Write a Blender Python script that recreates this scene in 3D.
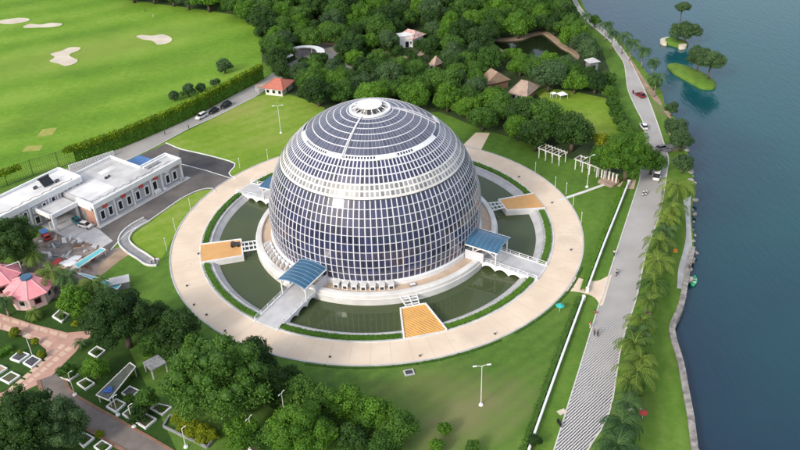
import bpy, bmesh, math, random
import numpy as np
from mathutils import Vector, Matrix
from mathutils.geometry import tessellate_polygon
random.seed(7); rng = np.random.default_rng(7)
R = math.radians
C = bpy.context.scene.collection
for o in list(bpy.data.objects): bpy.data.objects.remove(o)

# ------------------------------------------------------------------ camera
FPX, PITCH, ROLL, YAW = 822.0787, 0.5602712, -0.0404875, 0.0335219
CAM = Vector((0, -172.3405, 108.8781))
FW = Vector((math.sin(YAW)*math.cos(PITCH), math.cos(YAW)*math.cos(PITCH), -math.sin(PITCH)))
_r = FW.cross(Vector((0,0,1))).normalized(); _u = _r.cross(FW)
RT = _r*math.cos(ROLL) + _u*math.sin(ROLL); UP = -_r*math.sin(ROLL) + _u*math.cos(ROLL)
cd = bpy.data.cameras.new('camera'); cam = bpy.data.objects.new('camera', cd); C.objects.link(cam)
cd.sensor_width = 36; cd.lens = FPX*36/800; cd.clip_start = 1; cd.clip_end = 6000
cam.matrix_world = Matrix.Translation(CAM) @ Matrix((RT, UP, -FW)).transposed().to_4x4()
bpy.context.scene.camera = cam

def G(u, v, z=0.0):
    """survey point: photo position (800x450) to the metre grid at height z"""
    d = FW + RT*((u-400)/FPX) + UP*((225-v)/FPX)
    t = (z-CAM.z)/d.z
    return Vector((CAM.x+d.x*t, CAM.y+d.y*t, z))
def GP(pts, z=0.0): return [G(u, v, z) for u, v in pts]
def ZM(pts, ox, oy, s): return [(ox+a/s, oy+b/s) for a, b in pts]

# ------------------------------------------------------------------ world, sun, exposure
SUN_EL, SUN_AZ = R(28.5), R(-134)          # azimuth measured from +x towards +y
sc = bpy.context.scene
w = bpy.data.worlds.new('World'); sc.world = w; w.use_nodes = True
nt = w.node_tree
sky = nt.nodes.new('ShaderNodeTexSky'); sky.sky_type = 'NISHITA'; sky.sun_disc = False
sky.sun_elevation = R(38); sky.sun_rotation = math.pi/2 - SUN_AZ
sky.air_density = 1.0; sky.dust_density = 5.0; sky.ozone_density = 1.0
bg = nt.nodes['Background']; bg.inputs[1].default_value = 0.14
veil = nt.nodes.new('ShaderNodeMix'); veil.data_type = 'RGBA'; veil.inputs['Factor'].default_value = .45   # thin bright cloud over the blue
veil.inputs['B'].default_value = (4.6, 4.9, 5.3, 1)
nt.links.new(sky.outputs[0], veil.inputs['A']); nt.links.new(veil.outputs['Result'], bg.inputs[0])
sd = bpy.data.lights.new('sun', 'SUN'); sd.energy = 1.5; sd.angle = R(10); sd.color = (1, .95, .87)
sun = bpy.data.objects.new('sun', sd); C.objects.link(sun)
sv = Vector((math.cos(SUN_EL)*math.cos(SUN_AZ), math.cos(SUN_EL)*math.sin(SUN_AZ), math.sin(SUN_EL)))
sun.rotation_euler = sv.to_track_quat('Z', 'Y').to_euler(); sun.location = sv*300
sc.view_settings.view_transform = 'Standard'; sc.view_settings.look = 'None'
sc.view_settings.gamma = 1; sc.view_settings.exposure = 0.68; sc.view_settings.use_curve_mapping = False
sc.render.engine = 'CYCLES'

# ------------------------------------------------------------------ materials
def mat(name, col, rough=.7, metal=0, col2=None, scale=1.0, detail=4, bump=0, bscale=None, spec=.4, dist=.05, contrast=(.35,.65), alpha=None):
    m = bpy.data.materials.new(name); m.use_nodes = True
    n, l = m.node_tree.nodes, m.node_tree.links
    b = n['Principled BSDF']; b.inputs['Roughness'].default_value = rough; b.inputs['Metallic'].default_value = metal
    b.inputs['Specular IOR Level'].default_value = spec
    if col2 is None: col2 = tuple(min(1, c*.86) for c in col)
    tc = n.new('ShaderNodeTexCoord')
    nz = n.new('ShaderNodeTexNoise'); nz.inputs['Scale'].default_value = scale; nz.inputs['Detail'].default_value = detail
    l.new(tc.outputs['Object'], nz.inputs['Vector'])
    cr = n.new('ShaderNodeValToRGB'); cr.color_ramp.elements[0].position = contrast[0]; cr.color_ramp.elements[1].position = contrast[1]
    cr.color_ramp.elements[0].color = (*col, 1); cr.color_ramp.elements[1].color = (*col2, 1)
    l.new(nz.outputs['Fac'], cr.inputs['Fac']); l.new(cr.outputs['Color'], b.inputs['Base Color'])
    if bump:
        nb = n.new('ShaderNodeTexNoise'); nb.inputs['Scale'].default_value = bscale or scale*6; nb.inputs['Detail'].default_value = 5
        l.new(tc.outputs['Object'], nb.inputs['Vector'])
        bp = n.new('ShaderNodeBump'); bp.inputs['Strength'].default_value = bump; bp.inputs['Distance'].default_value = dist
        l.new(nb.outputs['Fac'], bp.inputs['Height']); l.new(bp.outputs['Normal'], b.inputs['Normal'])
    return m

def grass_mat(name, cols, stripe=None, patches=()):
    """cols: dark, mid, light; stripe=(angle, wavelength, strength); patches: worn and darker areas (x,y,rx,ry,colour)"""
    m = bpy.data.materials.new(name); m.use_nodes = True
    n, l = m.node_tree.nodes, m.node_tree.links
    b = n['Principled BSDF']; b.inputs['Roughness'].default_value = .85; b.inputs['Specular IOR Level'].default_value = .15
    g = n.new('ShaderNodeNewGeometry')
    def noise(s, d=5, r=.6):
        z = n.new('ShaderNodeTexNoise'); z.inputs['Scale'].default_value = s; z.inputs['Detail'].default_value = d; z.inputs['Roughness'].default_value = r
        l.new(g.outputs['Position'], z.inputs['Vector']); return z.outputs['Fac']
    a = noise(.035, 6); f = noise(.5, 6, .7)
    mx = n.new('ShaderNodeMath'); mx.operation = 'MULTIPLY_ADD'; mx.inputs[1].default_value = .45
    l.new(f, mx.inputs[0])
    ad = n.new('ShaderNodeMath'); ad.operation = 'MULTIPLY'; ad.inputs[1].default_value = .6; l.new(a, ad.inputs[0]); l.new(ad.outputs[0], mx.inputs[2])
    fac = mx.outputs[0]
    if stripe:
        mp = n.new('ShaderNodeMapping'); mp.inputs['Rotation'].default_value = (0, 0, stripe[0]); l.new(g.outputs['Position'], mp.inputs['Vector'])
        wv = n.new('ShaderNodeTexWave'); wv.inputs['Scale'].default_value = .314/stripe[1]*1.0; wv.inputs['Distortion'].default_value = 7
        wv.inputs['Detail'].default_value = 2; wv.inputs['Detail Scale'].default_value = .4
        l.new(mp.outputs[0], wv.inputs['Vector'])
        m2 = n.new('ShaderNodeMath'); m2.operation = 'MULTIPLY_ADD'; m2.inputs[1].default_value = stripe[2]; l.new(wv.outputs['Fac'], m2.inputs[0])
        s2 = n.new('ShaderNodeMath'); s2.operation = 'SUBTRACT'; s2.inputs[1].default_value = stripe[2]/2; l.new(fac, s2.inputs[0]); l.new(s2.outputs[0], m2.inputs[2])
        fac = m2.outputs[0]
    cr = n.new('ShaderNodeValToRGB'); e = cr.color_ramp.elements
    e[0].position = .36; e[0].color = (*cols[0], 1); e[1].position = .68; e[1].color = (*cols[2], 1)
    x = e.new(.52); x.color = (*cols[1], 1)
    l.new(fac, cr.inputs['Fac']); out = cr.outputs['Color']
    for (px, py, rx, ry, rot, col, amt) in patches:
        mp = n.new('ShaderNodeMapping'); mp.vector_type = 'TEXTURE'
        mp.inputs['Location'].default_value = (px, py, 0); mp.inputs['Rotation'].default_value = (0, 0, rot); mp.inputs['Scale'].default_value = (rx, ry, 1e6)
        l.new(g.outputs['Position'], mp.inputs['Vector'])
        ln = n.new('ShaderNodeVectorMath'); ln.operation = 'LENGTH'; l.new(mp.outputs[0], ln.inputs[0])
        nz = noise(.25, 6, .7)
        sb = n.new('ShaderNodeMath'); sb.operation = 'MULTIPLY_ADD'; sb.inputs[1].default_value = 1.6; l.new(nz, sb.inputs[0]); l.new(ln.outputs['Value'], sb.inputs[2])
        mr = n.new('ShaderNodeMapRange'); mr.inputs['From Min'].default_value = 1.9; mr.inputs['From Max'].default_value = .9; mr.inputs['To Max'].default_value = amt
        l.new(sb.outputs[0], mr.inputs['Value'])
        mm = n.new('ShaderNodeMix'); mm.data_type = 'RGBA'; l.new(mr.outputs[0], mm.inputs['Factor']); l.new(out, mm.inputs['A']); mm.inputs['B'].default_value = (*col, 1)
        out = mm.outputs['Result']
    l.new(out, b.inputs['Base Color'])
    nb = noise(3.0, 4)
    bp = n.new('ShaderNodeBump'); bp.inputs['Strength'].default_value = .6; bp.inputs['Distance'].default_value = .12
    l.new(nb, bp.inputs['Height']); l.new(bp.outputs['Normal'], b.inputs['Normal'])
    return m

def leaf_mat(name, dark, light, trans=.25):
    m = bpy.data.materials.new(name); m.use_nodes = True
    n, l = m.node_tree.nodes, m.node_tree.links
    b = n['Principled BSDF']; b.inputs['Roughness'].default_value = .55; b.inputs['Specular IOR Level'].default_value = .25
    at = n.new('ShaderNodeAttribute'); at.attribute_name = 'tint'
    oi = n.new('ShaderNodeObjectInfo')
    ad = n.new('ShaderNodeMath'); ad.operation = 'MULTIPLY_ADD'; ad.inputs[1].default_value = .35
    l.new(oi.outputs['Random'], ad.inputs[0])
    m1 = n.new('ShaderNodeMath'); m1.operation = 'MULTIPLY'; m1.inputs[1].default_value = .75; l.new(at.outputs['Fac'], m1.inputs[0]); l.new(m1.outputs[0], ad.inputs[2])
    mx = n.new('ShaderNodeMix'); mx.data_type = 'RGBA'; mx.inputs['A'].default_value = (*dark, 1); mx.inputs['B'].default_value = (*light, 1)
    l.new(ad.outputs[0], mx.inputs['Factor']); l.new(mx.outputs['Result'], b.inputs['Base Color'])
    tr = n.new('ShaderNodeBsdfTranslucent'); l.new(mx.outputs['Result'], tr.inputs['Color'])
    ms = n.new('ShaderNodeMixShader'); ms.inputs[0].default_value = trans
    l.new(b.outputs[0], ms.inputs[1]); l.new(tr.outputs[0], ms.inputs[2]); l.new(ms.outputs[0], n['Material Output'].inputs['Surface'])
    return m

def water_mat(name, col, rough=.06, scale=.5, bump=.15, col2=None, cscale=.02, stretch=(1,1,1), rot=0, dist=.1, ior=1.33, deep=False):
    m = bpy.data.materials.new(name); m.use_nodes = True
    n, l = m.node_tree.nodes, m.node_tree.links
    b = n['Principled BSDF']; b.inputs['Roughness'].default_value = rough; b.inputs['IOR'].default_value = ior
    g = n.new('ShaderNodeNewGeometry')
    nz = n.new('ShaderNodeTexNoise'); nz.inputs['Scale'].default_value = cscale; nz.inputs['Detail'].default_value = 4; l.new(g.outputs['Position'], nz.inputs['Vector'])
    cr = n.new('ShaderNodeValToRGB'); cr.color_ramp.elements[0].position = .35; cr.color_ramp.elements[1].position = .7
    cr.color_ramp.elements[0].color = (*col, 1); cr.color_ramp.elements[1].color = (*(col2 or col), 1)
    fac = nz.outputs['Fac']
    if deep:   # navy by the bank, teal open water further out
        sx = n.new('ShaderNodeSeparateXYZ'); l.new(g.outputs['Position'], sx.inputs[0])
        mr = n.new('ShaderNodeMapRange'); mr.inputs['From Min'].default_value = 58; mr.inputs['From Max'].default_value = 135; mr.inputs['To Min'].default_value = -.18; mr.inputs['To Max'].default_value = .30; l.new(sx.outputs['X'], mr.inputs['Value'])
        ad = n.new('ShaderNodeMath'); ad.operation = 'ADD'; l.new(fac, ad.inputs[0]); l.new(mr.outputs[0], ad.inputs[1]); fac = ad.outputs[0]
    l.new(fac, cr.inputs['Fac']); l.new(cr.outputs['Color'], b.inputs['Base Color'])
    mp = n.new('ShaderNodeMapping'); mp.inputs['Scale'].default_value = stretch; mp.inputs['Rotation'].default_value = (0, 0, rot); l.new(g.outputs['Position'], mp.inputs['Vector'])
    nb = n.new('ShaderNodeTexNoise'); nb.inputs['Scale'].default_value = scale; nb.inputs['Detail'].default_value = 3; l.new(mp.outputs[0], nb.inputs['Vector'])
    bp = n.new('ShaderNodeBump'); bp.inputs['Strength'].default_value = bump; bp.inputs['Distance'].default_value = dist
    l.new(nb.outputs['Fac'], bp.inputs['Height']); l.new(bp.outputs['Normal'], b.inputs['Normal'])
    return m

M = {}
M['white'] = mat('white_paint', (.78,.79,.80), .45, col2=(.70,.71,.72), scale=.6)
M['offwhite'] = mat('weathered_white', (.72,.71,.69), .6, col2=(.58,.57,.55), scale=.35)
M['frame'] = mat('white_frame', (.62,.62,.67), .35, col2=(.54,.54,.60), scale=.4)
M['grey'] = mat('grey_plaster', (.42,.42,.44), .7, col2=(.35,.35,.375), scale=.5)
M['concrete'] = mat('pale_concrete', (.50,.50,.50), .75, col2=(.40,.40,.41), scale=.4, bump=.2)
M['concrete_dark'] = mat('grey_concrete', (.30,.30,.31), .8, col2=(.22,.22,.23), scale=.5, bump=.3)
M['roof_grey'] = mat('flat_roof_grey', (.56,.56,.56), .8, col2=(.38,.37,.36), scale=.25, detail=9, contrast=(.4,.75))
M['roof_white'] = mat('flat_roof_white', (.72,.72,.72), .7, col2=(.50,.49,.475), scale=.22, detail=9, contrast=(.42,.78))
M['black'] = mat('black_rubber', (.015,.015,.016), .6)
M['dark'] = mat('dark_metal', (.05,.05,.055), .5)
M['glassdark'] = mat('dark_glass', (.012,.014,.018), .12, spec=.5)
M['red'] = mat('red_panel', (.55,.07,.06), .6)
M['redcar'] = mat('dark_red_paint', (.22,.02,.025), .3)
M['teal'] = mat('teal_roofing', (.10,.42,.46), .5, col2=(.14,.50,.54), scale=.5)
M['tealcar'] = mat('teal_car_paint', (.03,.20,.24), .25)
M['blackcar'] = mat('black_car_paint', (.012,.013,.016), .2, spec=.6)
M['whitecar'] = mat('white_car_paint', (.78,.78,.78), .2, spec=.6)
M['bluepanel'] = mat('blue_roof_sheet', (.08,.20,.45), .4, col2=(.06,.15,.36), scale=.7)
M['brick'] = mat('terracotta_wall', (.48,.28,.20), .8, col2=(.40,.22,.16), scale=1)
M['pink'] = mat('pink_roof_tiles', (.78,.30,.33), .65, col2=(.68,.24,.28), scale=1.2, bump=.2)
M['pinkwall'] = mat('pale_pink_wall', (.72,.50,.48), .7)
M['pinkdark'] = mat('crimson_wall', (.35,.05,.08), .6)
M['redroof'] = mat('red_tile_roof', (.50,.16,.11), .7, col2=(.40,.13,.09), scale=1.5, bump=.3)
M['thatch'] = mat('brown_thatch', (.34,.24,.17), .9, col2=(.24,.17,.12), scale=1.5, bump=.5)
M['thatch2'] = mat('pink_brown_roof', (.40,.30,.24), .85, col2=(.29,.21,.17), scale=.6, bump=.3)
M['lodge_roof'] = mat('faded_pink_roof', (.62,.46,.42), .8, col2=(.40,.22,.20), scale=.7, bump=.2)
M['timber'] = mat('brown_timber', (.22,.13,.08), .8)
M['bark'] = mat('bark', (.12,.09,.065), .9, col2=(.07,.055,.04), scale=3, bump=.5)
M['palmbark'] = mat('palm_bark', (.28,.24,.19), .9, col2=(.18,.15,.12), scale=4, bump=.3)
M['sand'] = mat('bunker_sand', (.62,.56,.45), .9, col2=(.52,.46,.37), scale=.15, bump=.2)
M['tee'] = mat('worn_tee_turf', (.34,.33,.08), .9, col2=(.24,.28,.05), scale=.5)
M['earth'] = mat('bare_earth', (.38,.28,.20), .95, col2=(.26,.19,.13), scale=.3, bump=.4)
M['rubble'] = mat('rubble_ground', (.30,.25,.22), .95, col2=(.16,.135,.12), scale=.45, detail=8, bump=.6)
M['asphalt'] = mat('asphalt', (.075,.072,.075), .85, col2=(.05,.05,.052), scale=.25, detail=6, bump=.2)
M['asphalt_worn'] = mat('worn_asphalt', (.15,.135,.125), .9, col2=(.095,.088,.085), scale=.18, detail=7, bump=.2)
M['road_pale'] = mat('pale_road', (.36,.35,.335), .9, col2=(.29,.28,.27), scale=.15, detail=6, bump=.15)
M['kerb'] = mat('kerb_stone', (.62,.61,.58), .8, col2=(.50,.49,.47), scale=.8)
M['kerb_brown'] = mat('brown_kerb', (.26,.15,.10), .85, col2=(.20,.11,.075), scale=.8)
M['stone'] = mat('shore_stone', (.36,.34,.32), .9, col2=(.17,.16,.15), scale=.8, detail=7, bump=.6)
M['skin'] = mat('skin', (.32,.18,.12), .6)
M['cloth_w'] = mat('white_cloth', (.7,.7,.7), .9); M['cloth_r'] = mat('red_cloth', (.5,.06,.06), .9)
M['cloth_b'] = mat('dark_cloth', (.04,.045,.06), .9); M['cloth_o'] = mat('orange_cloth', (.75,.28,.04), .9)
M['cloth_g'] = mat('green_cloth', (.04,.35,.16), .9); M['cloth_t'] = mat('teal_cloth', (.03,.45,.42), .8)
M['hair'] = mat('hair', (.012,.01,.009), .6)
M['soil'] = mat('planter_soil', (.10,.085,.05), .95, col2=(.07,.10,.03), scale=1.0, bump=.4)
M['slatgrey'] = mat('grey_slats', (.28,.29,.30), .7, col2=(.16,.16,.17), scale=1.5)
M['greenroof'] = mat('mossy_roof', (.10,.11,.09), .85, col2=(.06,.075,.06), scale=.8, bump=.2)
M['fence_green'] = mat('green_mesh', (.035,.10,.035), .8, col2=(.02,.06,.02), scale=.6)
M['tyre'] = M['black']
M['lamp_red'] = mat('red_lens', (.4,.02,.02), .2); M['lamp_clear'] = mat('clear_lens', (.6,.6,.58), .15)
M['leaf_dark'] = leaf_mat('leaf_dark', (.012,.040,.008), (.064,.140,.024))
M['leaf_mid'] = leaf_mat('leaf_mid', (.024,.074,.010), (.110,.230,.030))
M['leaf_bright'] = leaf_mat('leaf_bright', (.042,.120,.011), (.150,.310,.025))
M['leaf_yellow'] = leaf_mat('leaf_yellow', (.10,.16,.008), (.32,.36,.015))
M['leaf_blue'] = leaf_mat('leaf_bluegreen', (.026,.066,.024), (.105,.185,.065))
M['leaf_palm'] = leaf_mat('leaf_palm', (.018,.070,.010), (.19,.27,.040))
M['leaf_palm_dark'] = leaf_mat('leaf_palm_dark', (.018,.062,.018), (.085,.165,.045))
M['grass'] = grass_mat('grass', ((.060,.125,.020), (.090,.180,.026), (.13,.225,.036)), (0.4, 4, .04))
M['golf'] = grass_mat('golf_grass', ((.095,.205,.018), (.140,.270,.024), (.205,.325,.045)), (1.15, 22, .12), ((G(95,50).x, G(95,50).y, 55, 20, .5, (.27,.31,.07), .5), (G(60,110).x, G(60,110).y, 40, 9, .9, (.10,.19,.02), .55), (G(190,60).x, G(190,60).y, 30, 9, .4, (.11,.20,.02), .5)))
M['lawn_bright'] = grass_mat('bright_lawn', ((.125,.225,.020), (.175,.280,.030), (.27,.325,.075)), (1.0, 5, .05), ((G(235,112).x, G(235,112).y, 16, 6, .7, (.30,.28,.09), .55), (G(270,140).x, G(270,140).y, 12, 5, .3, (.27,.30,.07), .5)))
_f = G(465, 415); _f2 = G(420, 385)
M['lawn_front'] = grass_mat('front_lawn', ((.055,.125,.020), (.088,.170,.028), (.13,.215,.042)), (0.9, 3, .06),
      ((_f.x, _f.y, 17, 9, .5, (.21,.19,.095), .75), (_f2.x, _f2.y, 15, 6, .2, (.14,.15,.06), .6), (-22, -56, 22, 6, .1, (.055,.085,.03), .7)))
M['lawn_strip'] = grass_mat('shore_lawn', ((.065,.145,.020), (.10,.190,.026), (.15,.235,.045)), (0.25, 3, .05), ((G(628,405).x, G(628,405).y, 7, 4, .4, (.10,.10,.045), .5), (G(668,110).x, G(668,110).y, 6, 12, .3, (.20,.17,.11), .6)))
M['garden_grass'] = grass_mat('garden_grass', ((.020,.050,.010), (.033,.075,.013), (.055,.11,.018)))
M['forest'] = mat('forest_floor', (.045,.075,.020), .95, col2=(.025,.05,.012), scale=.15, bump=.3)

# ------------------------------------------------------------------ object helpers
def tag(o, label=None, cat=None, group=None, kind=None):
    if label: o['label'] = label
    if cat: o['category'] = cat
    if group: o['group'] = group
    if kind: o['kind'] = kind
    return o
def empty(name, loc, rz=0, label=None, cat=None, group=None, scale=None):
    o = bpy.data.objects.new(name, None); C.objects.link(o); o.location = loc; o.rotation_euler = (0, 0, rz); o.empty_display_size = .5
    if scale: o.scale = scale
    return tag(o, label, cat, group)
def link(name, me, m=None, parent=None, loc=None, rz=0):
    o = bpy.data.objects.new(name, me); C.objects.link(o)
    if m is not None and not me.materials:
        for k in (m if isinstance(m, (list, tuple)) else [m]): me.materials.append(k)
    if parent: o.parent = parent
    if loc is not None: o.location = loc
    o.rotation_euler = (0, 0, rz)
    return o
def copy_tree(src, loc=None, rz=None, label=None, group=None, scale=None, parent=None):
    o = src.copy(); C.objects.link(o); o.parent = parent
    if loc is not None: o.location = loc
    if rz is not None: o.rotation_euler = (0, 0, rz)
    if scale is not None: o.scale = scale
    if label: o['label'] = label
    if group: o['group'] = group
    for ch in src.children: copy_tree(ch, parent=o)
    return o

class MB:
    def __init__(s): s.v = []; s.f = []; s.mi = []; s.cur = 0
    def add(s, vs, fs):
        b = len(s.v); s.v += [tuple(x) for x in vs]; s.f += [tuple(i+b for i in f) for f in fs]; s.mi += [s.cur]*len(fs); return s
    def box(s, c, d, rz=0, top=1.0):
        x, y, z = d[0]/2, d[1]/2, d[2]/2; ca, sa = math.cos(rz), math.sin(rz); vs = []
        for k, t in ((-z, 1), (z, top)):
            for a, b in ((-x, -y), (x, -y), (x, y), (-x, y)):
                a *= t; b *= t; vs.append((c[0]+a*ca-b*sa, c[1]+a*sa+b*ca, c[2]+k))
        return s.add(vs, [(3,2,1,0), (4,5,6,7), (0,1,5,4), (1,2,6,5), (2,3,7,6), (3,0,4,7)])
    def prism(s, poly, z0, z1, bottom=False):
        n = len(poly); P = [(p[0], p[1]) for p in poly]
        if sum(P[i][0]*P[(i+1) % n][1]-P[(i+1) % n][0]*P[i][1] for i in range(n)) < 0: P = P[::-1]
        vs = [(x, y, z0) for x, y in P] + [(x, y, z1) for x, y in P]
        tris = tessellate_polygon([[Vector((x, y, 0)) for x, y in P]])
        fs = []
        for t in tris:
            a, b, c = t
            ar = (P[b][0]-P[a][0])*(P[c][1]-P[a][1])-(P[c][0]-P[a][0])*(P[b][1]-P[a][1])
            if ar < 0: t = (a, c, b)
            fs.append(tuple(i+n for i in t))
            if bottom: fs.append(tuple(t[::-1]))
        fs += [(i, (i+1) % n, (i+1) % n+n, i+n) for i in range(n)]
        return s.add(vs, fs)
    def tube(s, p0, p1, r0, r1=None, n=8, cap=True):
        r1 = r0 if r1 is None else r1; p0 = Vector(p0); p1 = Vector(p1); d = (p1-p0).normalized()
        a = d.orthogonal().normalized(); b = d.cross(a); vs = []
        for p, r in ((p0, r0), (p1, r1)):
            for i in range(n):
                t = 2*math.pi*i/n; vs.append(p+(a*math.cos(t)+b*math.sin(t))*r)
        fs = [(i, (i+1) % n, (i+1) % n+n, i+n) for i in range(n)]
        if cap: fs += [tuple(range(n))[::-1], tuple(range(n, 2*n))]
        return s.add(vs, fs)
    def path(s, pts, rs, n=8):
        for i in range(len(pts)-1): s.tube(pts[i], pts[i+1], rs[i], rs[i+1], n)
        return s
    def ball(s, c, r, n=8, m=6, sq=(1,1,1)):
        vs = [(c[0], c[1], c[2]+r*sq[2])]; fs = []
        for j in range(1, m):
            p = math.pi*j/m
            for i in range(n):
                t = 2*math.pi*i/n; vs.append((c[0]+r*sq[0]*math.sin(p)*math.cos(t), c[1]+r*sq[1]*math.sin(p)*math.sin(t), c[2]+r*sq[2]*math.cos(p)))
        vs.append((c[0], c[1], c[2]-r*sq[2])); L = len(vs)-1
        for i in range(n): fs.append((0, 1+i, 1+(i+1) % n)); fs.append((L, 1+(m-2)*n+(i+1) % n, 1+(m-2)*n+i))
        for j in range(m-2):
            for i in range(n): fs.append((1+j*n+i, 1+(j+1)*n+i, 1+(j+1)*n+(i+1) % n, 1+j*n+(i+1) % n))
        return s.add(vs, fs)
    def ring(s, prof, a0=0, a1=360, n=96, c=(0,0)):
        """revolve profile [(r,z)...] between two angles (degrees)"""
        full = abs(a1-a0) >= 360; k = n if full else n+1; m = len(prof); vs = []
        for i in range(k):
            t = R(a0+(a1-a0)*i/n)
            for r, z in prof: vs.append((c[0]+r*math.cos(t), c[1]+r*math.sin(t), z))
        fs = []
        for i in range(n):
            i2 = (i+1) % k
            for j in range(m-1): fs.append((i*m+j, i2*m+j, i2*m+j+1, i*m+j+1))
        if not full and m > 2:
            fs.append(tuple(range(m))); fs.append(tuple((k-1)*m+j for j in range(m))[::-1])
        return s.add(vs, fs)
    def mesh(s, name, smooth=False):
        me = bpy.data.meshes.new(name); me.from_pydata(s.v, [], s.f)
        if any(s.mi): me.polygons.foreach_set('material_index', s.mi)
        if smooth: me.polygons.foreach_set('use_smooth', [True]*len(me.polygons))
        me.update(); return me
    def build(s, name, m, parent=None, loc=None, rz=0, smooth=False, bevel=0, fix=True):
        me = s.mesh(name, smooth)
        if fix or bevel:
            bm = bmesh.new(); bm.from_mesh(me)
            if fix: bmesh.ops.recalc_face_normals(bm, faces=bm.faces)
            if bevel:
                es = [e for e in bm.edges if len(e.link_faces) == 2 and e.calc_face_angle(0) > .6]
                bmesh.ops.bevel(bm, geom=es, offset=bevel, segments=2, affect='EDGES', profile=.6)
            bm.to_mesh(me); bm.free()
        return link(name, me, m, parent, loc, rz)

def smooth_line(pts, n=6, closed=False):
    P = [Vector((p[0], p[1], 0)) for p in pts]; out = []; L = len(P)
    for i in range(L if closed else L-1):
        if closed: a, b, c, d = P[i-1], P[i], P[(i+1) % L], P[(i+2) % L]
        else: a, b, c, d = P[max(i-1, 0)], P[i], P[i+1], P[min(i+2, L-1)]
        for k in range(n):
            t = k/n; out.append(.5*((2*b)+(c-a)*t+(2*a-5*b+4*c-d)*t*t+(3*b-a-3*c+d)*t**3))
    if not closed: out.append(P[-1])
    return out
def sheet(name, polys, z, m, label, cat, depth=0.0, kind='structure', parent=None):
    """flat sheet from outer polygon (+ holes); depth gives it a skirt"""
    loops = [[Vector((p[0], p[1], 0)) for p in q] for q in polys]
    flat = [p for q in loops for p in q]; tris = tessellate_polygon(loops); fs = []
    for a, b, c in tris:
        ar = (flat[b].x-flat[a].x)*(flat[c].y-flat[a].y)-(flat[c].x-flat[a].x)*(flat[b].y-flat[a].y)
        fs.append((a, b, c) if ar > 0 else (a, c, b))
    vs = [(p.x, p.y, z) for p in flat]
    if depth:
        N = len(vs); vs += [(p.x, p.y, z-depth) for p in flat]; k = 0
        for q in loops:
            L = len(q)
            for i in range(L): fs.append((k+i, k+(i+1) % L, N+k+(i+1) % L, N+k+i))
            k += L
    mb = MB().add(vs, fs); o = mb.build(name, m, parent, fix=False)
    return tag(o, label, cat, None, kind)
def offset_line(L, d):
    out = []
    for i, p in enumerate(L):
        a = L[max(i-1, 0)]; b = L[min(i+1, len(L)-1)]; t = (b-a); t.z = 0; t.normalize(); out.append(p+Vector((-t.y, t.x, 0))*d)
    return out
def band_poly(L, w0, w1): return offset_line(L, w0) + offset_line(L, w1)[::-1]
def strip(name, L, w0, w1, z0, z1, m, label, cat, kind=None, parent=None):
    A = offset_line(L, w0); B = offset_line(L, w1); vs = []; fs = []; n = len(L)
    for a, b in zip(A, B): vs += [(a.x, a.y, z0), (a.x, a.y, z1), (b.x, b.y, z1), (b.x, b.y, z0)]
    for i in range(n-1):
        for j in range(3): fs.append((4*i+j, 4*i+j+1, 4*i+4+j+1, 4*i+4+j))
    fs += [(0,1,2,3), (4*n-4, 4*n-3, 4*n-2, 4*n-1)]
    o = MB().add(vs, fs).build(name, m, parent)
    return tag(o, label, cat, None, kind)
def pol(r, a, z=0): return Vector((r*math.cos(R(a)), r*math.sin(R(a)), z))
def arc(r, a0, a1, n=24): return [pol(r, a0+(a1-a0)*i/n) for i in range(n+1)]
def inside(p, poly):
    x, y = p[0], p[1]; c = False; n = len(poly)
    for i in range(n):
        x1, y1, x2, y2 = poly[i][0], poly[i][1], poly[i-1][0], poly[i-1][1]
        if (y1 > y) != (y2 > y) and x < (x2-x1)*(y-y1)/(y2-y1)+x1: c = not c
    return c

# ================================================================== SETTING
# ---- shore, lake, ground
shore_px = [(580,-3),(584,7),(590.7,17),(602.6,28.7),(621,40.5),(631,54),(641,64),(648,74),(661.6,91),(665,104.6),(676,120),(680,135),(687,150),(690,163.5),(693.7,184),(692,217.5),(693.7,248),(688.6,271.5),(683.6,300),(680,312),(673.5,327),(675,340.5),(682,364),(687,391),(692,418),(696,450)]
shore_in = smooth_line(GP(shore_px), 4)
shore = [Vector((-500,2500,0)), Vector((20,900,0)), Vector((70,420,0)), Vector((88,260,0))] + shore_in + [Vector((54,-95,0)), Vector((58,-150,0)), Vector((40,-320,0)), Vector((120,-1500,0))]
pond_px = [(489,38),(505,38.5),(520,37),(530,33.5),(543,31.5),(551,34),(560,41),(566,46),(578,53),(577,60),(560,65),(530,60),(505,54),(490,46)]
pond = smooth_line(GP(pond_px), 4, True)
land_outer = [Vector((-3000,-1500,0)), Vector((-3000,2500,0))] + shore
sheet('ground', [land_outer, arc(43, 0, 360, 96)[:-1], pond], 0, M['grass'], 'green grass ground spreading around the dome and its ring road', 'ground', depth=3)
lake = MB().box((0,500,-1.8), (6000,6000,1)).build('lake_water', water_mat('lake_water', (.008,.026,.056), .14, .8, .7, (.004,.070,.082), .009, (1,.3,1), .6, .14, ior=1.5, deep=True))
tag(lake, 'blue grey lake water rippling along the right side', 'lake', kind='structure')
pw = sheet('pond_water', [smooth_line(GP(pond_px, -.5), 4, True)], -.5, water_mat('pond_water', (.012,.020,.008), .05, .6, .1), 'dark green pond water among the trees', 'pond')
strip('pond_bank', pond+[pond[0]], -2.2, .1, -.6, .12, M['earth'], 'pale brown earth bank around the dark pond', 'bank', 'structure')
mw = MB().ring([(28,-.95),(40,-.95)], n=144).build('moat_water', water_mat('moat_water', (.056,.078,.036), .045, 1.2, .05, (.072,.092,.038), .06), fix=False)
tag(mw, 'olive green moat water around the dome', 'moat', kind='structure')

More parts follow.
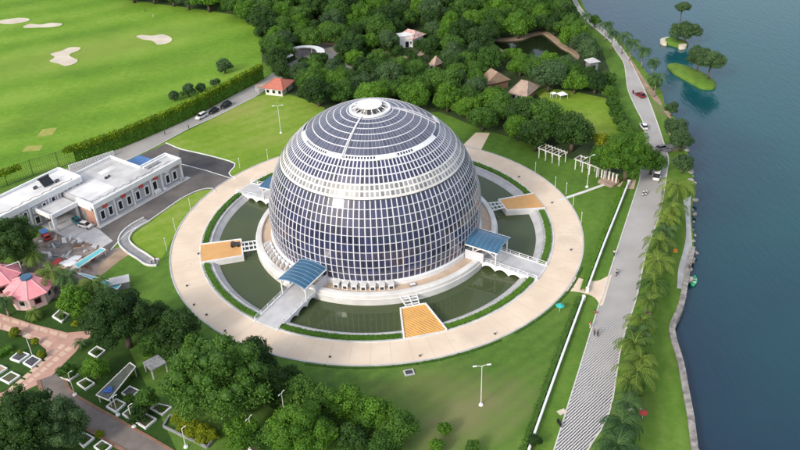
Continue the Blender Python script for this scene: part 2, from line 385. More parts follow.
# ---- golf course and other lawns
golf_px = [(-60,215),(5,186),(30,176.5),(67,165.5),(118,148),(189,117.5),(236,92.5),(263,78.5),(262,60),(262,27),(236,15),(190,8),(128,0),(60,-30),(-200,-30),(-200,215)]
sheet('golf_course', [GP(golf_px)], .012, M['golf'], 'bright yellow green mown golf course at top left', 'golf course')
bunkers = [ZM([(0,60),(30,55),(60,52),(88,55),(85,63),(50,70),(20,73),(-12,68)],0,0,2.963),
 ZM([(65,79),(90,70),(120,72),(150,67),(185,69),(180,77),(150,82),(110,83),(75,84)],0,0,2.963),
 ZM([(143,182),(158,170),(146,160),(180,150),(205,140),(240,140),(235,150),(208,163),(232,177),(225,188),(195,197),(170,190)],0,0,2.963),
 ZM([(400,108),(420,103),(450,105),(480,101),(505,108),(512,120),(495,130),(465,133),(448,122),(420,118)],0,0,2.963)]
bl = ['sand bunker cut by the left frame edge on the golf course', 'narrow long sand bunker near the left frame edge', 'large hooked sand bunker in the middle of the golf course', 'kidney shaped sand bunker nearest the forest edge']
for b, t in zip(bunkers, bl): 
    L = smooth_line(GP(b), 5, True); sheet('sand_bunker', [L], .03, M['sand'], t, 'bunker')
    strip('bunker_lip', L+[L[0]], -.35, .0, .0, .10, M['golf'], 'raised turf lip of the '+t.replace(' on the golf course',''), 'turf lip', 'structure')
for q, t in ((ZM([(125,383),(170,378),(155,400),(108,408)],0,0,2.963), 'small worn square tee on the golf course beside the creeper fence'), (ZM([(80,432),(128,430),(118,446),(64,450)],0,0,2.963), 'lower worn square tee just above the wire fence posts')):
    sheet('tee_patch', [GP(q)], .03, M['tee'], t, 'tee')
left_lawn = [(148.5,151.5),(190,129.5),(216,117.4),(256,97),(275,92),(300,98),(325,108),(300,140),(262,168),(236,178),(229,174),(236,164),(215,157.5),(181,150)]
sheet('lawn', [GP(left_lawn)], .012, M['lawn_bright'], 'bright lawn between the access road and the ring road', 'lawn')
clearing_px = [(533,92),(545,88),(572,91),(600,97),(616,100),(622,125),(622,140),(598,146),(575,122),(548,104)]
sheet('clearing_lawn', [GP(clearing_px)], .02, M['lawn_bright'], 'pale green clearing framed by trees near the thatched house', 'lawn')
wedge = smooth_line([G(*p) for p in ((128,231),(133,240),(150,254),(168,262))], 4)
sheet('wedge_lawn', [GP([(148,224),(164,212),(182,198),(199,190),(212,188)])+arc(50.6,143.5,168,14)+GP([(160,262),(136,246),(130,236)])], .012, M['lawn_bright'], 'curved lawn wedge between the asphalt and the ring road', 'lawn')
front_px = [(170,296),(215,340),(285,362),(360,372),(430,367),(500,344),(560,300),(572,292),(585,296),(528,455),(528,480),(240,480),(200,420)]
sheet('front_lawn', [arc(50.6,-152,-30,40)+GP([(586,293),(527,460),(527,500),(200,500),(120,330)])], .012, M['lawn_front'], 'wide front lawn with a worn brown patch below the ring road', 'lawn')
# promenade edges
pr_l = GP([(598,-2),(597,6),(600,18),(605,30),(611,42),(616,50.6),(624.5,64),(628,88),(634.6,104.6),(645,127),(643,150),(640.5,177),(638,187),(614,261),(602.5,298.5),(599,307),(580.6,367.5),(555,450),(546,480)])
pr_r = GP([(602,-2),(601,6),(604,18),(610,30),(618,44),(628,58),(637,76),(645,92),(655,118),(665,148.5),(668,160),(666.7,170),(660,211),(646,251),(636,297),(621,344),(609,411),(587,450),(578,480)])
pr_l[0:4] = GP([(572,-2),(578,10),(588,22),(601,33)]); pr_r[0:4] = GP([(575,-2),(581,9),(592,20),(606,32)])
PL = smooth_line(pr_l, 5); PR = smooth_line(pr_r, 5)
sheet('shore_lawn', [PR + [p+Vector((-.9,0,0)) for p in shore_in[::-1]]], .014, M['lawn_strip'], 'grass strip with palms between the promenade and the lake', 'lawn')
# forest floor
forest_px = [(281,66),(262,62),(260,27),(236,15),(190,8),(128,0),(90,-40),(575,-40),(574,0),(580,22),(602,50),(615,86),(623,120),(634,152),(636,178),(612,172),(585,163),(545,150),(513,138),(478,128),(455,118),(440,112),(330,112),(300,97),(283,92)]
sheet('forest_floor', [GP(forest_px), pond], .008, M['forest'], 'dark leaf litter under the forest behind the dome', 'forest floor')

# ---- promenade road with diagonal paving bands
def promenade_mat():
    m = mat('promenade_pavers', (.40,.385,.375), .85, col2=(.33,.32,.31), scale=.12, detail=6, bump=.15)
    n, l = m.node_tree.nodes, m.node_tree.links; b = n['Principled BSDF']
    old = b.inputs['Base Color'].links[0].from_socket
    g = n.new('ShaderNodeNewGeometry')
    mp = n.new('ShaderNodeMapping'); mp.inputs['Rotation'].default_value = (0, 0, R(STRIPE)); l.new(g.outputs['Position'], mp.inputs['Vector'])
    wv = n.new('ShaderNodeTexWave'); wv.bands_direction = 'Y'; wv.inputs['Scale'].default_value = .314/.45; wv.inputs['Distortion'].default_value = 1.8
    wv.inputs['Detail'].default_value = 4; wv.inputs['Detail Scale'].default_value = 1.6; l.new(mp.outputs[0], wv.inputs['Vector'])
    cr = n.new('ShaderNodeValToRGB'); cr.color_ramp.elements[0].position = .42; cr.color_ramp.elements[1].position = .58
    cr.color_ramp.elements[0].color = (.045,.045,.048,1); cr.color_ramp.elements[1].color = (.62,.61,.61,1); l.new(wv.outputs['Fac'], cr.inputs['Fac'])
    sp = n.new('ShaderNodeSeparateXYZ'); l.new(g.outputs['Position'], sp.inputs[0])
    nz = n.new('ShaderNodeTexNoise'); nz.inputs['Scale'].default_value = .25; nz.inputs['Detail'].default_value = 5; l.new(g.outputs['Position'], nz.inputs['Vector'])
    ad = n.new('ShaderNodeMath'); ad.operation = 'MULTIPLY_ADD'; ad.inputs[1].default_value = 44; l.new(nz.outputs['Fac'], ad.inputs[0]); l.new(sp.outputs['Y'], ad.inputs[2])
    mr = n.new('ShaderNodeMapRange'); mr.inputs['From Min'].default_value = G(0,348).y+22; mr.inputs['From Max'].default_value = G(0,446).y+22; mr.inputs['To Max'].default_value = .92
    l.new(ad.outputs[0], mr.inputs['Value'])
    mx = n.new('ShaderNodeMix'); mx.data_type = 'RGBA'; l.new(mr.outputs[0], mx.inputs['Factor']); l.new(old, mx.inputs['A']); l.new(cr.outputs['Color'], mx.inputs['B'])
    l.new(mx.outputs['Result'], b.inputs['Base Color']); return m
_a, _b = G(575,425), G(597,405); STRIPE = -math.degrees(math.atan2((_b-_a).y, (_b-_a).x))
sheet('promenade_road', [PL+PR[::-1]], .02, promenade_mat(), 'pale grey lakeside promenade with diagonal dark bands near the camera', 'road')
strip('kerb', PR, -.0, .28, 0, .13, M['kerb'], 'pale kerb along the lake side of the promenade', 'kerb', 'structure')
strip('kerb', PL, -.28, .0, 0, .13, M['kerb'], 'pale kerb along the dome side of the promenade', 'kerb', 'structure')

# ---- ring road
def ring_mat():
    m = mat('ring_road_beige', (.72,.60,.47), .9, col2=(.64,.52,.40), scale=.16, detail=7, bump=.12)
    n, l = m.node_tree.nodes, m.node_tree.links; b = n['Principled BSDF']; old = b.inputs['Base Color'].links[0].from_socket
    tc = n.new('ShaderNodeNewGeometry'); nz = n.new('ShaderNodeTexNoise'); nz.inputs['Scale'].default_value = .06; nz.inputs['Detail'].default_value = 9; nz.inputs['Roughness'].default_value = .65
    l.new(tc.outputs['Position'], nz.inputs['Vector'])
    mr = n.new('ShaderNodeMapRange'); mr.inputs['From Min'].default_value = .56; mr.inputs['From Max'].default_value = .72; mr.inputs['To Max'].default_value = .45; l.new(nz.outputs['Fac'], mr.inputs['Value'])
    mx = n.new('ShaderNodeMix'); mx.data_type = 'RGBA'; mx.inputs['B'].default_value = (.40,.33,.27,1); l.new(mr.outputs[0], mx.inputs['Factor']); l.new(old, mx.inputs['A'])
    n2 = n.new('ShaderNodeTexNoise'); n2.inputs['Scale'].default_value = .9; n2.inputs['Detail'].default_value = 6; n2.inputs['Roughness'].default_value = .75; l.new(tc.outputs['Position'], n2.inputs['Vector'])
    m2 = n.new('ShaderNodeMapRange'); m2.inputs['From Min'].default_value = .62; m2.inputs['From Max'].default_value = .70; m2.inputs['To Max'].default_value = .55; l.new(n2.outputs['Fac'], m2.inputs['Value'])
    x2 = n.new('ShaderNodeMix'); x2.data_type = 'RGBA'; x2.inputs['B'].default_value = (.30,.235,.18,1); l.new(m2.outputs[0], x2.inputs['Factor']); l.new(mx.outputs['Result'], x2.inputs['A'])
    l.new(x2.outputs['Result'], b.inputs['Base Color']); return m
M['ring'] = ring_mat()
o = MB().ring([(43.3,.03),(50,.03)], n=180).build('ring_road', M['ring'], fix=False); tag(o, 'wide beige ring road circling the moat', 'road', kind='structure')
jm = MB()
for i in range(72):
    a = 5*i+1.7; e = pol(.035, a+90); p, q = pol(43.35, a), pol(49.95, a); jm.add([tuple(p-e+Vector((0,0,.034))), tuple(q-e+Vector((0,0,.034))), tuple(q+e+Vector((0,0,.034))), tuple(p+e+Vector((0,0,.034)))], [(0,1,2,3)])
o = jm.build('paving_joints', mat('joint_dirt', (.56,.455,.35), .95), fix=False); tag(o, 'thin radial slab joints of the beige ring road', 'joints', kind='structure')
o = MB().ring([(50,0),(50,.13),(50.35,.13),(50.35,0)], n=180).build('kerb', M['concrete']); tag(o, 'grey outer kerb of the beige ring road', 'kerb', kind='structure')
o = MB().ring([(43.0,-1),(43.0,.16),(43.3,.16),(43.3,0)], n=180).build('kerb', M['offwhite']); tag(o, 'white inner kerb of the beige ring road', 'kerb', kind='structure')
o = MB().ring([(43.0,.06),(40.9,.06),(40.75,.18),(40.45,.18),(40.3,-.1),(39.0,-.9),(38.9,-1.8)], n=180).build('moat_bank', M['concrete']); tag(o, 'pale sloping concrete bank around the moat', 'bank', kind='structure')
# ring links
sheet('link_path', [GP([(560,291),(572,275)])+smooth_line(GP([(576,277),(586,280),(597,281),(606,277)]),3)+GP([(612,274),(603,305)])+smooth_line(GP([(600,306),(595,298),(585,293.5),(574,291.5)]),3)], .026, M['ring'], 'beige link path joining the ring road to the promenade', 'path')
sheet('link_path', [GP([(462,146),(476,132.5),(490,133),(480,152)])], .026, M['ring'], 'beige link path running from the ring road into the trees behind the dome', 'path')
tl = smooth_line(GP([(560,200),(585,191.5),(606,184)]), 3)
strip('footpath', tl, -.45, .45, 0, .06, M['offwhite'], 'thin white footpath crossing the right lawn to the deck', 'path', 'structure')

# ---- left side roads
acc_u = GP([(60,171),(118,149.5),(189,119),(236,94),(263,80),(280,68),(300,58)]); acc_l = GP([(85,179),(120,164),(148.5,150),(190,128),(216,116.4),(256.5,96),(268,88),(287,75),(306,62)])
sheet('access_road', [smooth_line(acc_u, 4)+smooth_line(acc_l, 4)[::-1]], .02, M['road_pale'], 'pale grey access road along the creeper fence', 'road')
strip('kerb', smooth_line(GP([(120,163),(148.5,150),(190,128),(216,116.4),(256.5,96)]),4), -.2, .05, 0, .13, M['kerb'], 'pale kerb between the access road and the bright lawn', 'kerb', 'structure')
park_px = [(179,149.5),(184,150.3),(215,157.5),(236,164),(229,173.5),(236,178.5),(222,187),(210,189.5),(199,191),(182,199),(162,213),(145,224),(128,233),(111,250),(97,248),(86,238),(84,226),(95,205),(160,168),(172,160),(120,166),(148.5,151.2),(166,143.5)]
sheet('asphalt_yard', [GP(park_px)], .02, M['asphalt_worn'], 'worn dark asphalt yard beside the white building', 'road')
sheet('asphalt_lot', [GP([(179,150),(215,158),(235,164.3),(228.5,173),(234,178),(206,170),(179,163)])], .026, M['asphalt'], 'black asphalt parking lot behind the white building', 'parking lot')
strip('kerb', smooth_line(GP([(166,143),(181,149.2),(198,153),(215,157.2),(235,163.8),(229,173.5),(236,178.6)]),3), -.15, .15, 0, .14, M['white'], 'white kerb around the black parking lot', 'kerb', 'structure')
strip('painted_line', GP([(179,163.5),(206,170.5),(232,178.6)]), -.12, .12, .022, .034, M['white'], 'white painted line across the black parking lot', 'road marking', 'structure')
strip('kerb', smooth_line(GP([(111,250),(128,232.5),(145,223.5),(162,212),(182,198.3),(199,190.3),(212,188.5),(216,192)]),3), -.18, .18, 0, .13, M['kerb'], 'pale kerb between the asphalt yard and the wedge lawn', 'kerb', 'structure')
chan = smooth_line(GP([(147,220),(136,226),(127,233.5),(124,242),(131,250),(142,257),(150,262.5),(158,263)]),4)
sheet('channel_path', [band_poly(chan, -1.3, 1.3)], .05, M['concrete_dark'], 'grey concrete drain path bending around the wedge lawn', 'path')
for s_, t_ in ((-1.3, 'outer'), (1.3, 'inner')): strip('channel_wall', chan, s_-.15, s_+.15, 0, .45, M['offwhite'], 'low pale %s wall of the bending drain path' % t_, 'low wall', None)
sheet('forecourt', [GP([(60,230),(84,222),(100,230),(113,241),(98,250),(78,241)])], .024, M['concrete'], 'pale concrete forecourt before the porch of the white building', 'forecourt')
sheet('work_yard', [GP([(20,245),(58,228),(82,238),(92,242),(111,250),(122,246),(123,252),(105,268),(85,285),(50,300),(20,285)])], .015, M['rubble'], 'churned brown work yard strewn with building rubble', 'yard')
sheet('sand_track', [smooth_line(GP([(98,268),(108,258),(122,247),(124,240),(127,236),(133,250),(118,262),(100,276)]),3,True)], .03, M['earth'], 'tan sandy track beside the teal canopy', 'track')

# ---- garden with pink roads
garden_px = [(-80,290),(0,280),(60,300),(100,290),(150,300),(172,330),(230,345),(262,370),(258,470),(-60,480)]
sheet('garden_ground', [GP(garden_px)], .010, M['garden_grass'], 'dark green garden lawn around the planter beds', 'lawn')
def paver_mat():
    m = mat('pink_pavers', (.50,.30,.24), .85, col2=(.42,.25,.20), scale=.5, bump=.15)
    return m
M['pinkpave'] = paver_mat(); M['tanpave'] = mat('tan_pavers', (.62,.45,.34), .85, col2=(.54,.38,.29), scale=.5, bump=.15)
S3 = lambda pts: ZM(pts, 0, 300, 2.963)
sheet('garden_road', [GP(S3([(-60,20),(0,40),(100,72),(200,97),(250,92),(268,82),(268,108),(240,132),(226,152),(140,238),(60,275),(-20,315),(-20,285),(60,250),(142,172),(136,146),(100,118),(60,104),(-60,70)]))], .02, M['pinkpave'], 'pink paved garden road with tan slabs by the pink house', 'road')
def slab_strip(p0, p1, q0, q1, n, gap=.12):
    mb = MB()
    A0, A1, B0, B1 = G(*p0), G(*p1), G(*q0), G(*q1)
    for i in range(n):
        t0, t1 = (i+gap)/n, (i+1-gap)/n
        P = [A0.lerp(A1, t0), A0.lerp(A1, t1), B0.lerp(B1, t1), B0.lerp(B1, t0)]
        mb.add([(p.x, p.y, .03) for p in P], [(0,1,2,3)])
    return mb
s3 = lambda a, b: (a/2.963, 300+b/2.963)
k = 0
for a in ((s3(-50,32), s3(205,105), s3(-50,42), s3(200,116), 9), (s3(-50,48), s3(160,128), s3(-50,62), s3(150,142), 7),
          (s3(205,135), s3(55,262), s3(218,142), s3(66,264), 8), (s3(185,128), s3(20,268), s3(196,132), s3(32,272), 8)):
    o = slab_strip(*a).build('paving_slabs', M['tanpave']); tag(o, ['tan slab row along the top edge of the pink garden road', 'tan slab row by the yellow bushes on the pink garden road', 'tan slab row on the right of the descending pink road', 'tan slab row on the left of the descending pink road'][k], 'paving', kind='structure'); k += 1
lane_c = smooth_line(GP(S3([(150,225),(175,285),(230,325),(330,382),(430,440),(500,482)])), 5)
sheet('garden_lane', [band_poly(lane_c, -2.0, 2.0)], .024, mat('lane_grey', (.20,.17,.155), .9, col2=(.15,.13,.12), scale=.4), 'grey brown garden lane running to the bottom edge', 'lane')
strip('kerb', lane_c, 2.0, 2.5, 0, .12, M['kerb_brown'], 'brown kerb on the near upper side of the garden lane', 'kerb', 'structure')
strip('kerb', lane_c, -2.7, -2.0, 0, .12, M['kerb_brown'], 'brown kerb on the lower side of the garden lane', 'kerb', 'structure')

# ================================================================== DOME BUILDING
RS, ZC = 25.662, 7.0
def sp(lat, az, r=RS):
    a, b = R(lat), R(az); return Vector((r*math.cos(a)*math.cos(b), r*math.cos(a)*math.sin(b), ZC+r*math.sin(a)))
dome = empty('domed_building', (0,0,0), 0, 'huge spherical building clad in dark glass panes with white grid lines', 'dome building')
LOW = [-10.4,-6.2,-1.9,2.4,6.7,11,15.3,19.6,23.9,28.3,32.6]
MIDR = [40.5,44.3,48.2,51.9]
TOP = [54.7,58.9,63.1,67.1,71,74.8,78.2,80.3]
def glass_mat(name, c1, c2, rough=.13):
    m = bpy.data.materials.new(name); m.use_nodes = True
    n, l = m.node_tree.nodes, m.node_tree.links; b = n['Principled BSDF']
    b.inputs['Roughness'].default_value = rough; b.inputs['IOR'].default_value = 1.55
    b.inputs['Coat Weight'].default_value = .3; b.inputs['Coat Roughness'].default_value = .04
    uv = n.new('ShaderNodeUVMap'); uv.uv_map = 'UVMap'
    sx = n.new('ShaderNodeSeparateXYZ'); l.new(uv.outputs[0], sx.inputs[0])
    ml = n.new('ShaderNodeMath'); ml.operation = 'MULTIPLY'; ml.inputs[1].default_value = 3; l.new(sx.outputs['X'], ml.inputs[0])
    fr = n.new('ShaderNodeMath'); fr.operation = 'FRACT'; l.new(ml.outputs[0], fr.inputs[0])
    pp = n.new('ShaderNodeMath'); pp.operation = 'PINGPONG'; pp.inputs[1].default_value = .5; l.new(fr.outputs[0], pp.inputs[0])
    gt = n.new('ShaderNodeMath'); gt.operation = 'LESS_THAN'; gt.inputs[1].default_value = .07; l.new(pp.outputs[0], gt.inputs[0])
    at = n.new('ShaderNodeAttribute'); at.attribute_name = 'tint'
    mx = n.new('ShaderNodeMix'); mx.data_type = 'RGBA'; mx.inputs['A'].default_value = (*c1, 1); mx.inputs['B'].default_value = (*c2, 1); l.new(at.outputs['Fac'], mx.inputs['Factor'])
    m2 = n.new('ShaderNodeMix'); m2.data_type = 'RGBA'; m2.inputs['B'].default_value = (.085,.085,.13, 1); l.new(gt.outputs[0], m2.inputs['Factor']); l.new(mx.outputs['Result'], m2.inputs['A'])
    l.new(m2.outputs['Result'], b.inputs['Base Color']); return m
M['solar'] = glass_mat('solar_glass', (.011,.014,.034), (.034,.040,.110))
M['bandglass'] = glass_mat('grey_band_glass', (.16,.165,.17), (.36,.36,.36), .2)
M['topglass'] = glass_mat('roof_glass_sky_tone', (.055,.062,.100), (.105,.115,.165), .2)  # paler base paints the sky's reflection into the roof panes
def panes(rows, ncol, name, m, r, fx=1.0, fy=1.0, jit=.25, off=0, sel=None):
    vs, fs, tint, uvs = [], [], [], []
    for a, b in zip(rows[:-1], rows[1:]):
        for i in range(ncol):
            z0, z1 = off+360*i/ncol, off+360*(i+1)/ncol; zc, lc = (z0+z1)/2, (a+b)/2
            if sel and not sel(zc): continue
            ha, hl = (z1-z0)/2*fx, (b-a)/2*fy; k = len(vs); j = [random.gauss(0, jit)*.022 for _ in range(2)]
            for q, (sx, sy) in enumerate(((-1,-1),(1,-1),(1,1),(-1,1))):
                vs.append(sp(lc+sy*hl, zc+sx*ha, r + sx*j[0] + sy*j[1]))
            fs.append((k,k+1,k+2,k+3)); t = random.random()**1.3; tint += [t]*4; uvs += [0,0, 1,0, 1,1, 0,1]
    me = bpy.data.meshes.new(name); me.from_pydata(vs, [], fs)
    at = me.attributes.new('tint', 'FLOAT', 'POINT'); at.data.foreach_set('value', tint)
    ul = me.uv_layers.new(name='UVMap'); ul.data.foreach_set('uv', uvs)
    return link(name, me, m, dome)
panes(LOW, 120, 'glass_wall', M['solar'], RS)
panes(MIDR, 120, 'shoulder_glass', M['solar'], RS)
panes(TOP, 96, 'roof_glass', M['topglass'], RS)
def merid(mb, az, lats, wd, dp, r=RS):
    e = Vector((-math.sin(R(az)), math.cos(R(az)), 0)); vs, fs = [], []
    for la in lats:
        w_ = wd/2
        for rr, s in ((r-.05,-1), (r+dp,-1), (r+dp,1), (r-.05,1)): vs.append(sp(la, az, rr)+e*(s*w_))
    for i in range(len(lats)-1):
        for j in range(4): fs.append((4*i+j, 4*i+(j+1) % 4, 4*i+4+(j+1) % 4, 4*i+4+j))
    mb.add(vs, fs)
def paral(mb, lat, wd, dp, n=180, a0=0, a1=360, r=RS):
    d = math.degrees(wd/2/RS)
    def pr(l_, rr): return (rr*math.cos(R(l_)), ZC+rr*math.sin(R(l_)))
    mb.ring([pr(lat-d, r-.05), pr(lat-d, r+dp), pr(lat+d, r+dp), pr(lat+d, r-.05)], a0, a1, n)
mb = MB()
for i in range(120): merid(mb, 3*i, LOW, .25, .045)
mb.build('wall_meridian_bars', M['frame'], dome)
mb = MB()
for la in LOW[1:-1]: paral(mb, la, .16, .04)
mb.build('wall_ring_bars', M['frame'], dome)
mb = MB()
for i in range(120): merid(mb, 3*i, MIDR, .26, .04)
for la in MIDR[1:-1]: paral(mb, la, .26, .05)
mb.build('shoulder_bars', M['frame'], dome)
M['thinbar'] = mat('thin_grey_bar', (.30,.31,.36), .4)
mb = MB()
for i in range(96): merid(mb, 3.75*i, TOP[:-1] if i % 2 else TOP[:5], .085, .05)
mb.build('roof_meridian_bars', M['thinbar'], dome)
mb = MB()
for la in TOP[1:-1]: paral(mb, la, .24, .07)
mb.build('roof_ring_bars', M['frame'], dome)
# white belts
def belt(name, l0, l1, dr, m, n=180, a0=0, a1=360):
    k = 4; prof = []
    for i in range(k+1):
        la = l0+(l1-l0)*i/k; prof.append(((RS+dr)*math.cos(R(la)), ZC+(RS+dr)*math.sin(R(la))))
    prof = [((RS-.1)*math.cos(R(l0)), ZC+(RS-.1)*math.sin(R(l0)))]+prof+[((RS-.1)*math.cos(R(l1)), ZC+(RS-.1)*math.sin(R(l1)))]
    return MB().ring(prof, a0, a1, n).build(name, m, dome, fix=True)
belt('white_belt', 32.6, 40.5, .14, M['offwhite']); belt('upper_belt', 51.9, 54.7, .14, M['white'], 120, -179, -24.5)
panes([51.9,54.7], 120, 'upper_glass_row', M['solar'], RS, sel=lambda z: not (-180 < ((z+180) % 360-180) < -24.5))
mb = MB(); paral(mb, 51.9, .26, .06, a0=-24.5, a1=181); mb.build('belt_edge_bar', M['frame'], dome)
mb = MB(); paral(mb, 54.7, .26, .06, a0=-24.5, a1=181); mb.build('belt_edge_bar', M['frame'], dome)
mb = MB(); paral(mb, 32.75, .16, .22); mb.build('belt_lower_line', M['dark'], dome)  # dark ring along the lower edge of the white belt
panes([33.9,36.75], 120, 'belt_window_row', M['bandglass'], RS+.165, .66, .80)
panes([37.1,39.9], 120, 'belt_window_row', M['bandglass'], RS+.165, .66, .80)
WIN = ((-159,-131), (-114,-87), (-69,-55))
SOL = ((-178,-161), (-128,-115.8), (-85.4,-71), (-54.5,-25), (2,14))
for a_, b_ in WIN: panes([52.7,54.1], 144, 'upper_belt_window_row', M['solar'], RS+.165, .62, .9, sel=lambda z: a_ < ((z+180) % 360-180) < b_)
for a, b in SOL:
    prof = [((RS+d)*math.cos(R(l_)), ZC+(RS+d)*math.sin(R(l_))) for l_, d in ((52,.1),(52,.34),(54.5,.34),(54.5,.1))]
    MB().ring(prof, a, b, 12).build('white_panel', M['white'], dome)
# service ladders
mb = MB()
for s in (-.7, .7): merid(mb, -114.3+s*1.2, [80,72,64,56,53], .13, .42)
for i in range(28):
    la = 54+i*.92; q = .84; mb.tube(sp(la, -114.3-q, RS+.36), sp(la, -114.3+q, RS+.36), .05, n=4)
mb.build('ladder', M['white'], dome)
mb = MB(); merid(mb, -116.2, [52,48,44,40.5], .2, .3); mb.build('ladder_rail', M['frame'], dome)
mb = MB(); merid(mb, -3, [80,72,64,55], .22, .3); merid(mb, 3, [80,72,64,55], .10, .3); mb.build('ladder_rail', M['frame'], dome)
# crown
mb = MB().ring([(4.2,32.2),(4.2,32.62),(4.75,32.62),(4.8,32.15)], n=64); mb.build('cap_ring', M['white'], dome)
MB().ring([(4.25,32.34),(0.02,32.45)], n=48).build('cap_floor', M['offwhite'], dome)
M['cream'] = mat('cream_cap', (.86,.83,.76), .6, col2=(.80,.77,.70), scale=.5)
cap = MB().ring([(.02,33.2),(2.55,33.2),(2.85,33.34),(2.8,33.48),(.02,33.66)], n=48).build('roof_cap', M['cream'], dome)
MB().ring([(1.7,32.4),(1.7,33.2)], n=24).build('cap_drum', M['concrete_dark'], dome)
for i in range(12):
    a = 30*i+7; MB().tube(pol(2.6, a, 33.25), pol(4.3, a, 32.55), .09, n=6).build('cap_strut', M['white'], dome)
for a, s in ((-95,.7),(-70,.5),(-120,.4),(-45,.6),(-10,.6),(30,.5),(-150,.6)): MB().box((3.1*math.cos(R(a)),3.1*math.sin(R(a)),32.4+s/2), (s*1.3,s,s), R(a)).build('roof_machine', M['dark'], dome)
# base
MB().ring([(25.1,2.42),(25.55,2.40),(25.75,2.25),(25.8,1.2)], n=180).build('base_skirt', M['white'], dome)
MB().ring([(25.2,2.4),(24,1.2)], n=120).build('base_inner_wall', M['grey'], dome)
M['tanfloor'] = mat('tan_terrace_floor', (.56,.43,.32), .85, col2=(.46,.35,.26), scale=.5, detail=6, bump=.1)
MB().ring([(24.0,1.18),(28.3,1.18)], n=120).build('terrace_floor', M['tanfloor'], dome, fix=False)
MB().ring([(28.2,1.1),(28.2,1.62),(28.45,1.66),(29.35,1.60),(29.5,1.45),(29.6,.7),(29.75,.62),(29.75,-1.8)], n=180).build('parapet', M['offwhite'], dome)

# vent units at the dome's foot
def vent_proto(name):
    r = empty(name, (0,0,0), 0, 'x', 'vent unit', 'white vent units along the foot of the dome')
    MB().box((.45,0,.62), (1.5,1.25,1.24)).build('housing', M['white'], r, bevel=.05)
    MB().box((1.212,.0,.5), (.03,.8,.7)).build('louvre', M['dark'], r); MB().box((.2,.641,.55), (.8,.03,.7)).build('louvre', M['dark'], r)
    MB().box((.45,0,1.28), (1.65,1.4,.08)).build('lid', M['offwhite'], r)
    return r
vp = None; ORD = ['leftmost','second from the left','third from the left','fourth from the left','fifth from the left','sixth from the left','seventh from the left','eighth from the left','ninth from the left','tenth from the left','eleventh from the left','twelfth from the left','thirteenth from the left','fourteenth from the left','fifteenth from the left','sixteenth from the left','seventeenth from the left','eighteenth from the left']
fa = [-111+4.35*i for i in range(7)]
for i, a in enumerate(fa):
    r = vp if False else None
    if vp is None: vp = vent_proto('vent_unit'); r = vp
    else: r = copy_tree(vp)
    r.location = pol(26.0, a, 1.18); r.rotation_euler = (0,0,R(a)); r['label'] = 'white box vent on the front terrace of the dome, '+ORD[i]+' of seven'
M['benchw'] = M['white']
bp_ = None
la_ = [-166+3.6*i for i in range(8)]
for i, a in enumerate(la_):
    if bp_ is None:
        bp_ = empty('terrace_baffle', (0,0,0), 0, 'x', 'screen', 'angled white screens on the left terrace'); r = bp_
        MB().box((.75,0,.5), (1.9,.22,1.0), .5).build('long_panel', M['white'], r); MB().box((-.1,.55,.5), (.22,1.1,1.0), .3).build('short_panel', M['white'], r)
    else: r = copy_tree(bp_)
    r.location = pol(26.4, a, 1.18); r.rotation_euler = (0,0,R(a)); r['label'] = 'angled white screen on the left terrace of the dome, '+ORD[i]+' of eight'
ht = empty('roof_hatch', pol(26.9, -74.5, 1.18), R(-74.5+90), 'small dark framed hatch lying on the front right terrace', 'hatch')
MB().box((0,0,.12), (1.6,.9,.24)).build('hatch_curb', M['concrete_dark'], ht); MB().box((0,0,.27), (1.2,.6,.06)).build('hatch_lid', M['white'], ht)

# ---- moat bridges and glass canopies
def bridge(am, label):
    r = empty('moat_bridge', (0,0,0), R(am), label, 'footbridge', 'white bridges over the moat')
    hw = 3.05
    def dk(y0, y1, t0, t1, m, nm, z=0):
        mb = MB(); vs = [(29.2,y0,1.22+t0),(43.4,y0,.08+t0),(43.4,y1,.08+t0),(29.2,y1,1.22+t0),(29.2,y0,1.22+t1),(43.4,y0,.08+t1),(43.4,y1,.08+t1),(29.2,y1,1.22+t1)]
        mb.add(vs, [(0,1,2,3),(7,6,5,4),(0,4,5,1),(1,5,6,2),(2,6,7,3),(3,7,4,0)]); return mb.build(nm, m, r)
    dk(-hw, hw, -.35, .0, M['deckgrey'], 'deck')
    for s in (-1, 1):
        dk(s*hw-.16, s*hw+.16, -.55, .16, M['white'], 'edge_beam')
        mb = MB()
        n = 7
        for i in range(n):
            x = 29.8+13.2*i/(n-1); z = 1.22-1.14*(x-29.2)/14.2
            mb.box((x, s*hw, z+.6), (.14,.14,1.0))
        for h in (.55, 1.05): mb.tube((29.6, s*hw, 1.2+h), (43.2, s*hw, .1+h), .055, n=6)
        mb.build('railing', M['white'], r)
        mb = MB()   # scalloped arches beneath the edge
        for i in range(3):
            x0 = 29.7+3.3*i
            for k in range(8):
                t0, t1 = k/8, (k+1)/8; f = lambda t: .95*(abs(2*t-1)**2)+.2
                zt = lambda x: 1.22-1.14*(x-29.2)/14.2-.5
                xa, xb = x0+3.3*t0, x0+3.3*t1; y = s*(hw-.1)
                vs = [(xa,y-.12,zt(xa)),(xb,y-.12,zt(xb)),(xb,y-.12,zt(xb)-f(t1)),(xa,y-.12,zt(xa)-f(t0))]; vs += [(p[0],p[1]+.24,p[2]) for p in vs]
                mb.add(vs, [(0,1,2,3),(7,6,5,4),(0,4,5,1),(1,5,6,2),(2,6,7,3),(3,7,4,0)])
        mb.build('arched_beam', M['white'], r)
    return r
M['deckgrey'] = mat('bridge_deck', (.52,.52,.53), .7, col2=(.44,.44,.45), scale=.5)
def canopy_glass():
    m = mat('blue_canopy_glass', (.045,.125,.215), .12, col2=(.035,.10,.175), scale=.4, spec=.6); return m
M['canopy'] = canopy_glass()
